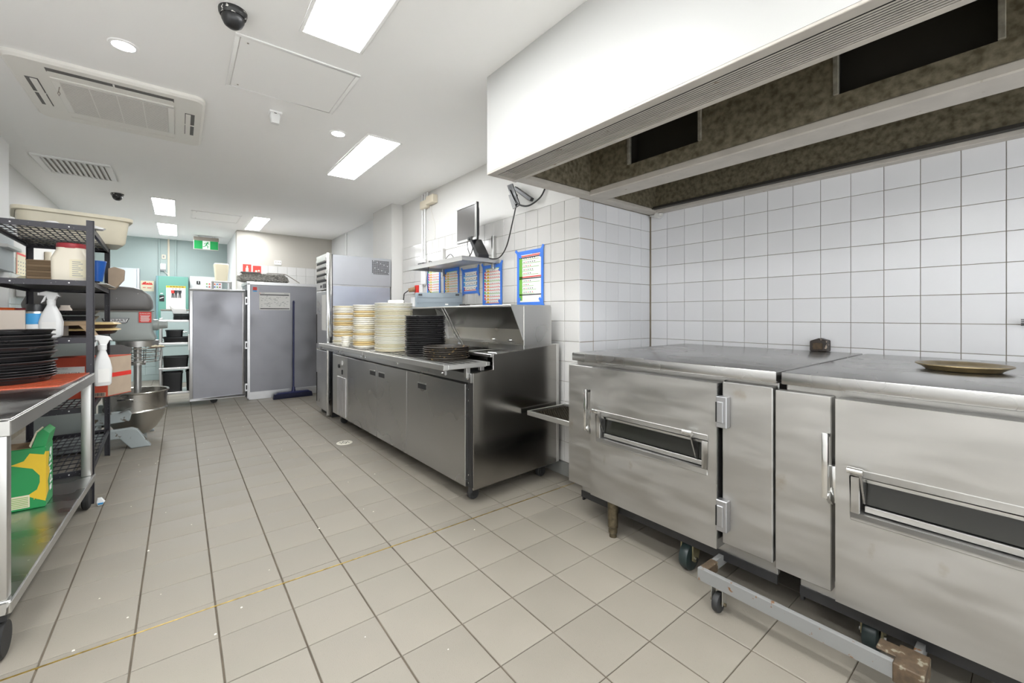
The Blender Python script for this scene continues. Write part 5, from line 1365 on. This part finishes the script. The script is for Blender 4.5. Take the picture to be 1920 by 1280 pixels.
obj('case', MB().box(XL1 + .0008, XL1 + .10, 6.22, 6.78, 1.38, 1.56), 'white_plastic', t, bevel=.008)
obj('tray', MB().prism([(XL1 + .001, 1.565), (XL1 + .10, 1.56), (XL1 + .12, 1.60), (XL1 + .11, 1.60), (XL1 + .02, 1.58)], 'y', 6.24, 6.76), 'cream', t)
t = thing('grey_shelf_unit', 'grey wall unit at the far left edge above the rack', 'wall unit', (-1.05, 5.1, 1.6))
obj('side', MB().box(XL0 + .0008, XL0 + .05, 4.9, 5.25, 1.55, 1.92), 'cabinet_grey', t, bevel=.004)
obj('lip', MB().box(XL0 + .0008, XL0 + .09, 4.9, 5.27, 1.72, 1.745), 'white_plastic', t, bevel=.003)

# ---------------------------------------------------------------- steel work table
tn0, tn1 = Vector((-.462, 2.234)), Vector((-.419, 3.699))
ta = math.atan2(tn1.y - tn0.y, tn1.x - tn0.x) - R(90)
TB = thing('steel_table', 'stainless steel work table on castors at the left edge', 'table', (tn0.x, tn0.y, 0), ta)
TM = ROOT[TB]
TL, TW, TZ, SZ2 = 1.466, .66, .84, .207
def tb_(name, mb, m, par=TB, **kw): return obj(name, mb, m, par, local=True, **kw)
tb_('table_top', MB().box(-TW, 0, 0, TL, TZ - .006, TZ), 'table_steel', bevel=.002)
tb_('apron', MB().box(-.012, .0, 0, TL, TZ - .062, TZ - .006).box(-TW, -.012, 0, .012, TZ - .062, TZ - .006).box(-TW, -.012, TL - .012, TL, TZ - .062, TZ - .006).box(-TW, -TW + .012, .012, TL - .012, TZ - .062, TZ - .006), 'steel_soft', bevel=.003)
tb_('lower_shelf', MB().box(-TW, 0, 0, TL + .01, SZ2 - .006, SZ2), 'table_steel', bevel=.002)
tb_('shelf_edge', MB().box(-.01, .002, -.004, TL + .012, SZ2 - .045, SZ2 - .004).box(-TW, -.01, -.004, .008, SZ2 - .045, SZ2 - .004).box(-TW, -.01, TL, TL + .012, SZ2 - .045, SZ2 - .004), 'steel_soft', bevel=.003)
for y in (.004, TL - .048):
    for x in (-.055, -TW + .01):
        tb_('leg', MB().box(x, x + .045, y, y + .044, SZ2, TZ - .02), 'steel_soft', bevel=.004, seg=2)
        c = tb_('castor', MB().box(x - .005, x + .045, y, y + .05, SZ2 - .07, SZ2 - .045), 'black_metal')
        tb_('wheel', MB().cyl((x + .005, y + .025, .065), (x + .038, y + .025, .065), .065, n=24), 'rubber', c, bevel=.008)
# red sheet with stack of black pans
solo('red_sheet', MB().prism([(-1.0, 3.06), (-.66, 3.09), (-.475, 3.08), (-.452, 3.30), (-.44, 3.67), (-1.0, 3.68)], 'z', .8405, .8455), 'red_sheet', 'glossy red sheet lying on the steel table under black pans', 'sheet', (-.7, 3.4, .8405))
prm = pan(.20, .026)
pme = finish(to_bm(MB().lathe(prm, (0, 0, 0), 44)), 'pizza_pan', 'black_pan')
zz = .8465
pitch = [.014, .0135, .013, .014, .0135, .018, .030, .018, .030, .020, .016, .024, .016, .02]
for k in range(14):
    o = bpy.data.objects.new('pizza_pan', pme)
    COL.objects.link(o)
    o.location = (-.74 + random.uniform(-.006, .006), 3.40 + random.uniform(-.006, .006), zz)
    o.rotation_euler = (0, 0, random.uniform(0, 6))
    if k == 13: o.rotation_euler = (R(-2.5), R(1.5), 1.0); o.location.z += .006
    o['label'] = 'large black pizza pan, %s from the top, on the red sheet' % ordinal(14 - k); o['category'] = 'pan'; o['group'] = 'stack of large black pans on the table'
    zz += pitch[k]
# green drink carton on the lower shelf
gx0, gx1, gy0, gy1, gz0 = -.86, -.547, 3.215, 3.375, SZ2 + .001
gh = .31
t = thing('drink_carton', 'green and yellow soft drink carton on the lower table shelf', 'box', ((gx0 + gx1) / 2, (gy0 + gy1) / 2, gz0))
obj('carton', MB().box(gx0, gx1, gy0, gy1, gz0, gz0 + gh), 'green_box', t, bevel=.003)
obj('open_top', MB().box(gx0 + .006, gx1 - .05, gy0 + .006, gy1 - .006, gz0 + gh, gz0 + gh + .002), 'cardboard', t)
obj('flap', MB().prism([(gx1 - .052, gz0 + gh - .004), (gx1 - .002, gz0 + gh - .004), (gx1 + .012, gz0 + gh + .065), (gx1 - .01, gz0 + gh + .09), (gx1 - .03, gz0 + gh + .075)], 'y', gy0 + .01, gy1 - .01), 'green_box', t)
obj('flap_inside', MB().prism([(gx1 - .06, gz0 + gh + .01), (gx1 - .054, gz0 + gh + .0), (gx1 - .031, gz0 + gh + .075), (gx1 - .036, gz0 + gh + .08)], 'y', gy0 + .012, gy1 - .012), 'paper_cream', t)
star = [(gx1 - .055, gz0 + .285), (gx1 - .005, gz0 + .27), (gx1, gz0 + .29), (gx1, gz0 + .03), (gx1 - .035, gz0 + .05), (gx1 - .065, gz0 + .07), (gx1 - .03, gz0 + .095), (gx1 - .02, gz0 + .13), (gx1 - .02, gz0 + .165), (gx1 - .045, gz0 + .205), (gx1 - .12, gz0 + .235), (gx1 - .075, gz0 + .25)]
obj('yellow_burst', MB().prism(star, 'y', gy0 - .0015, gy0 + .001), 'yellow_print', t, smooth=False)
obj('yellow_side', MB().prism([(gy0, gz0 + .04), (gy0 + .06, gz0 + .07), (gy0 + .04, gz0 + .12), (gy0 + .09, gz0 + .17), (gy0 + .05, gz0 + .2), (gy0 + .07, gz0 + .27), (gy0, gz0 + .285)], 'x', gx1 - .001, gx1 + .0015), 'yellow_print', t, smooth=False)
text('side_lettering', 'sprite', .085, face_px(gx1 + .002, (gy0 + gy1) / 2 + .01, gz0 + .17) @ Matrix.Rotation(R(90), 4, 'Z'), 'paper', t, 1.2)
text('front_lettering', 'sprite', .075, face_my(gx1 - .25, gy0 - .002, gz0 + .18), 'paper', t)
pl = obj('info_panel', MB().box(gx1 - .125, gx1 - .055, gy0 - .0018, gy0 + .001, gz0 + .012, gz0 + .075), 'paper_cream', t, smooth=False)
m = MB()
for k in range(6): m.box(gx1 - .12, gx1 - .06, gy0 - .0026, gy0 - .0015, gz0 + .018 + k * .009, gz0 + .021 + k * .009)
obj('info_lines', m, 'green_print', pl, smooth=False)
text('volume_print', '12', .03, face_my(gx1 - .032, gy0 - .002, gz0 + .055), 'yellow_print', t)
# odds and ends on the floor
rr = random.Random(11)
m = MB()
for k in range(60):
    x, y = rr.uniform(-.3, 1.7), rr.uniform(1.0, 6.5)
    if x > 1.2 and y > 2: continue
    s = rr.uniform(.002, .0045)
    m.loft([(x, y, s, s * rr.uniform(.5, 1), s * .3, .0), (x, y, s * .6, s * .5, s * .2, s * .6)], 2)
obj('floor_crumbs', m, 'crumb', kind='stuff', label='pale crumbs scattered over the floor tiles', cat='crumbs')
t = thing('paper_scrap', 'crumpled blue and white scrap beside the table castor', 'scrap', (-.40, 3.74, 0))
obj('scrap', MB().loft([(-.395, 3.70, .012, .008, .004, .0), (-.392, 3.70, .02, .012, .006, .02), (-.398, 3.705, .01, .008, .004, .045)], 3), 'white_plastic', t)
obj('blue_print', MB().loft([(-.392, 3.693, .012, .008, .004, .008), (-.392, 3.692, .014, .009, .004, .018)], 2), 'blue_label', t)
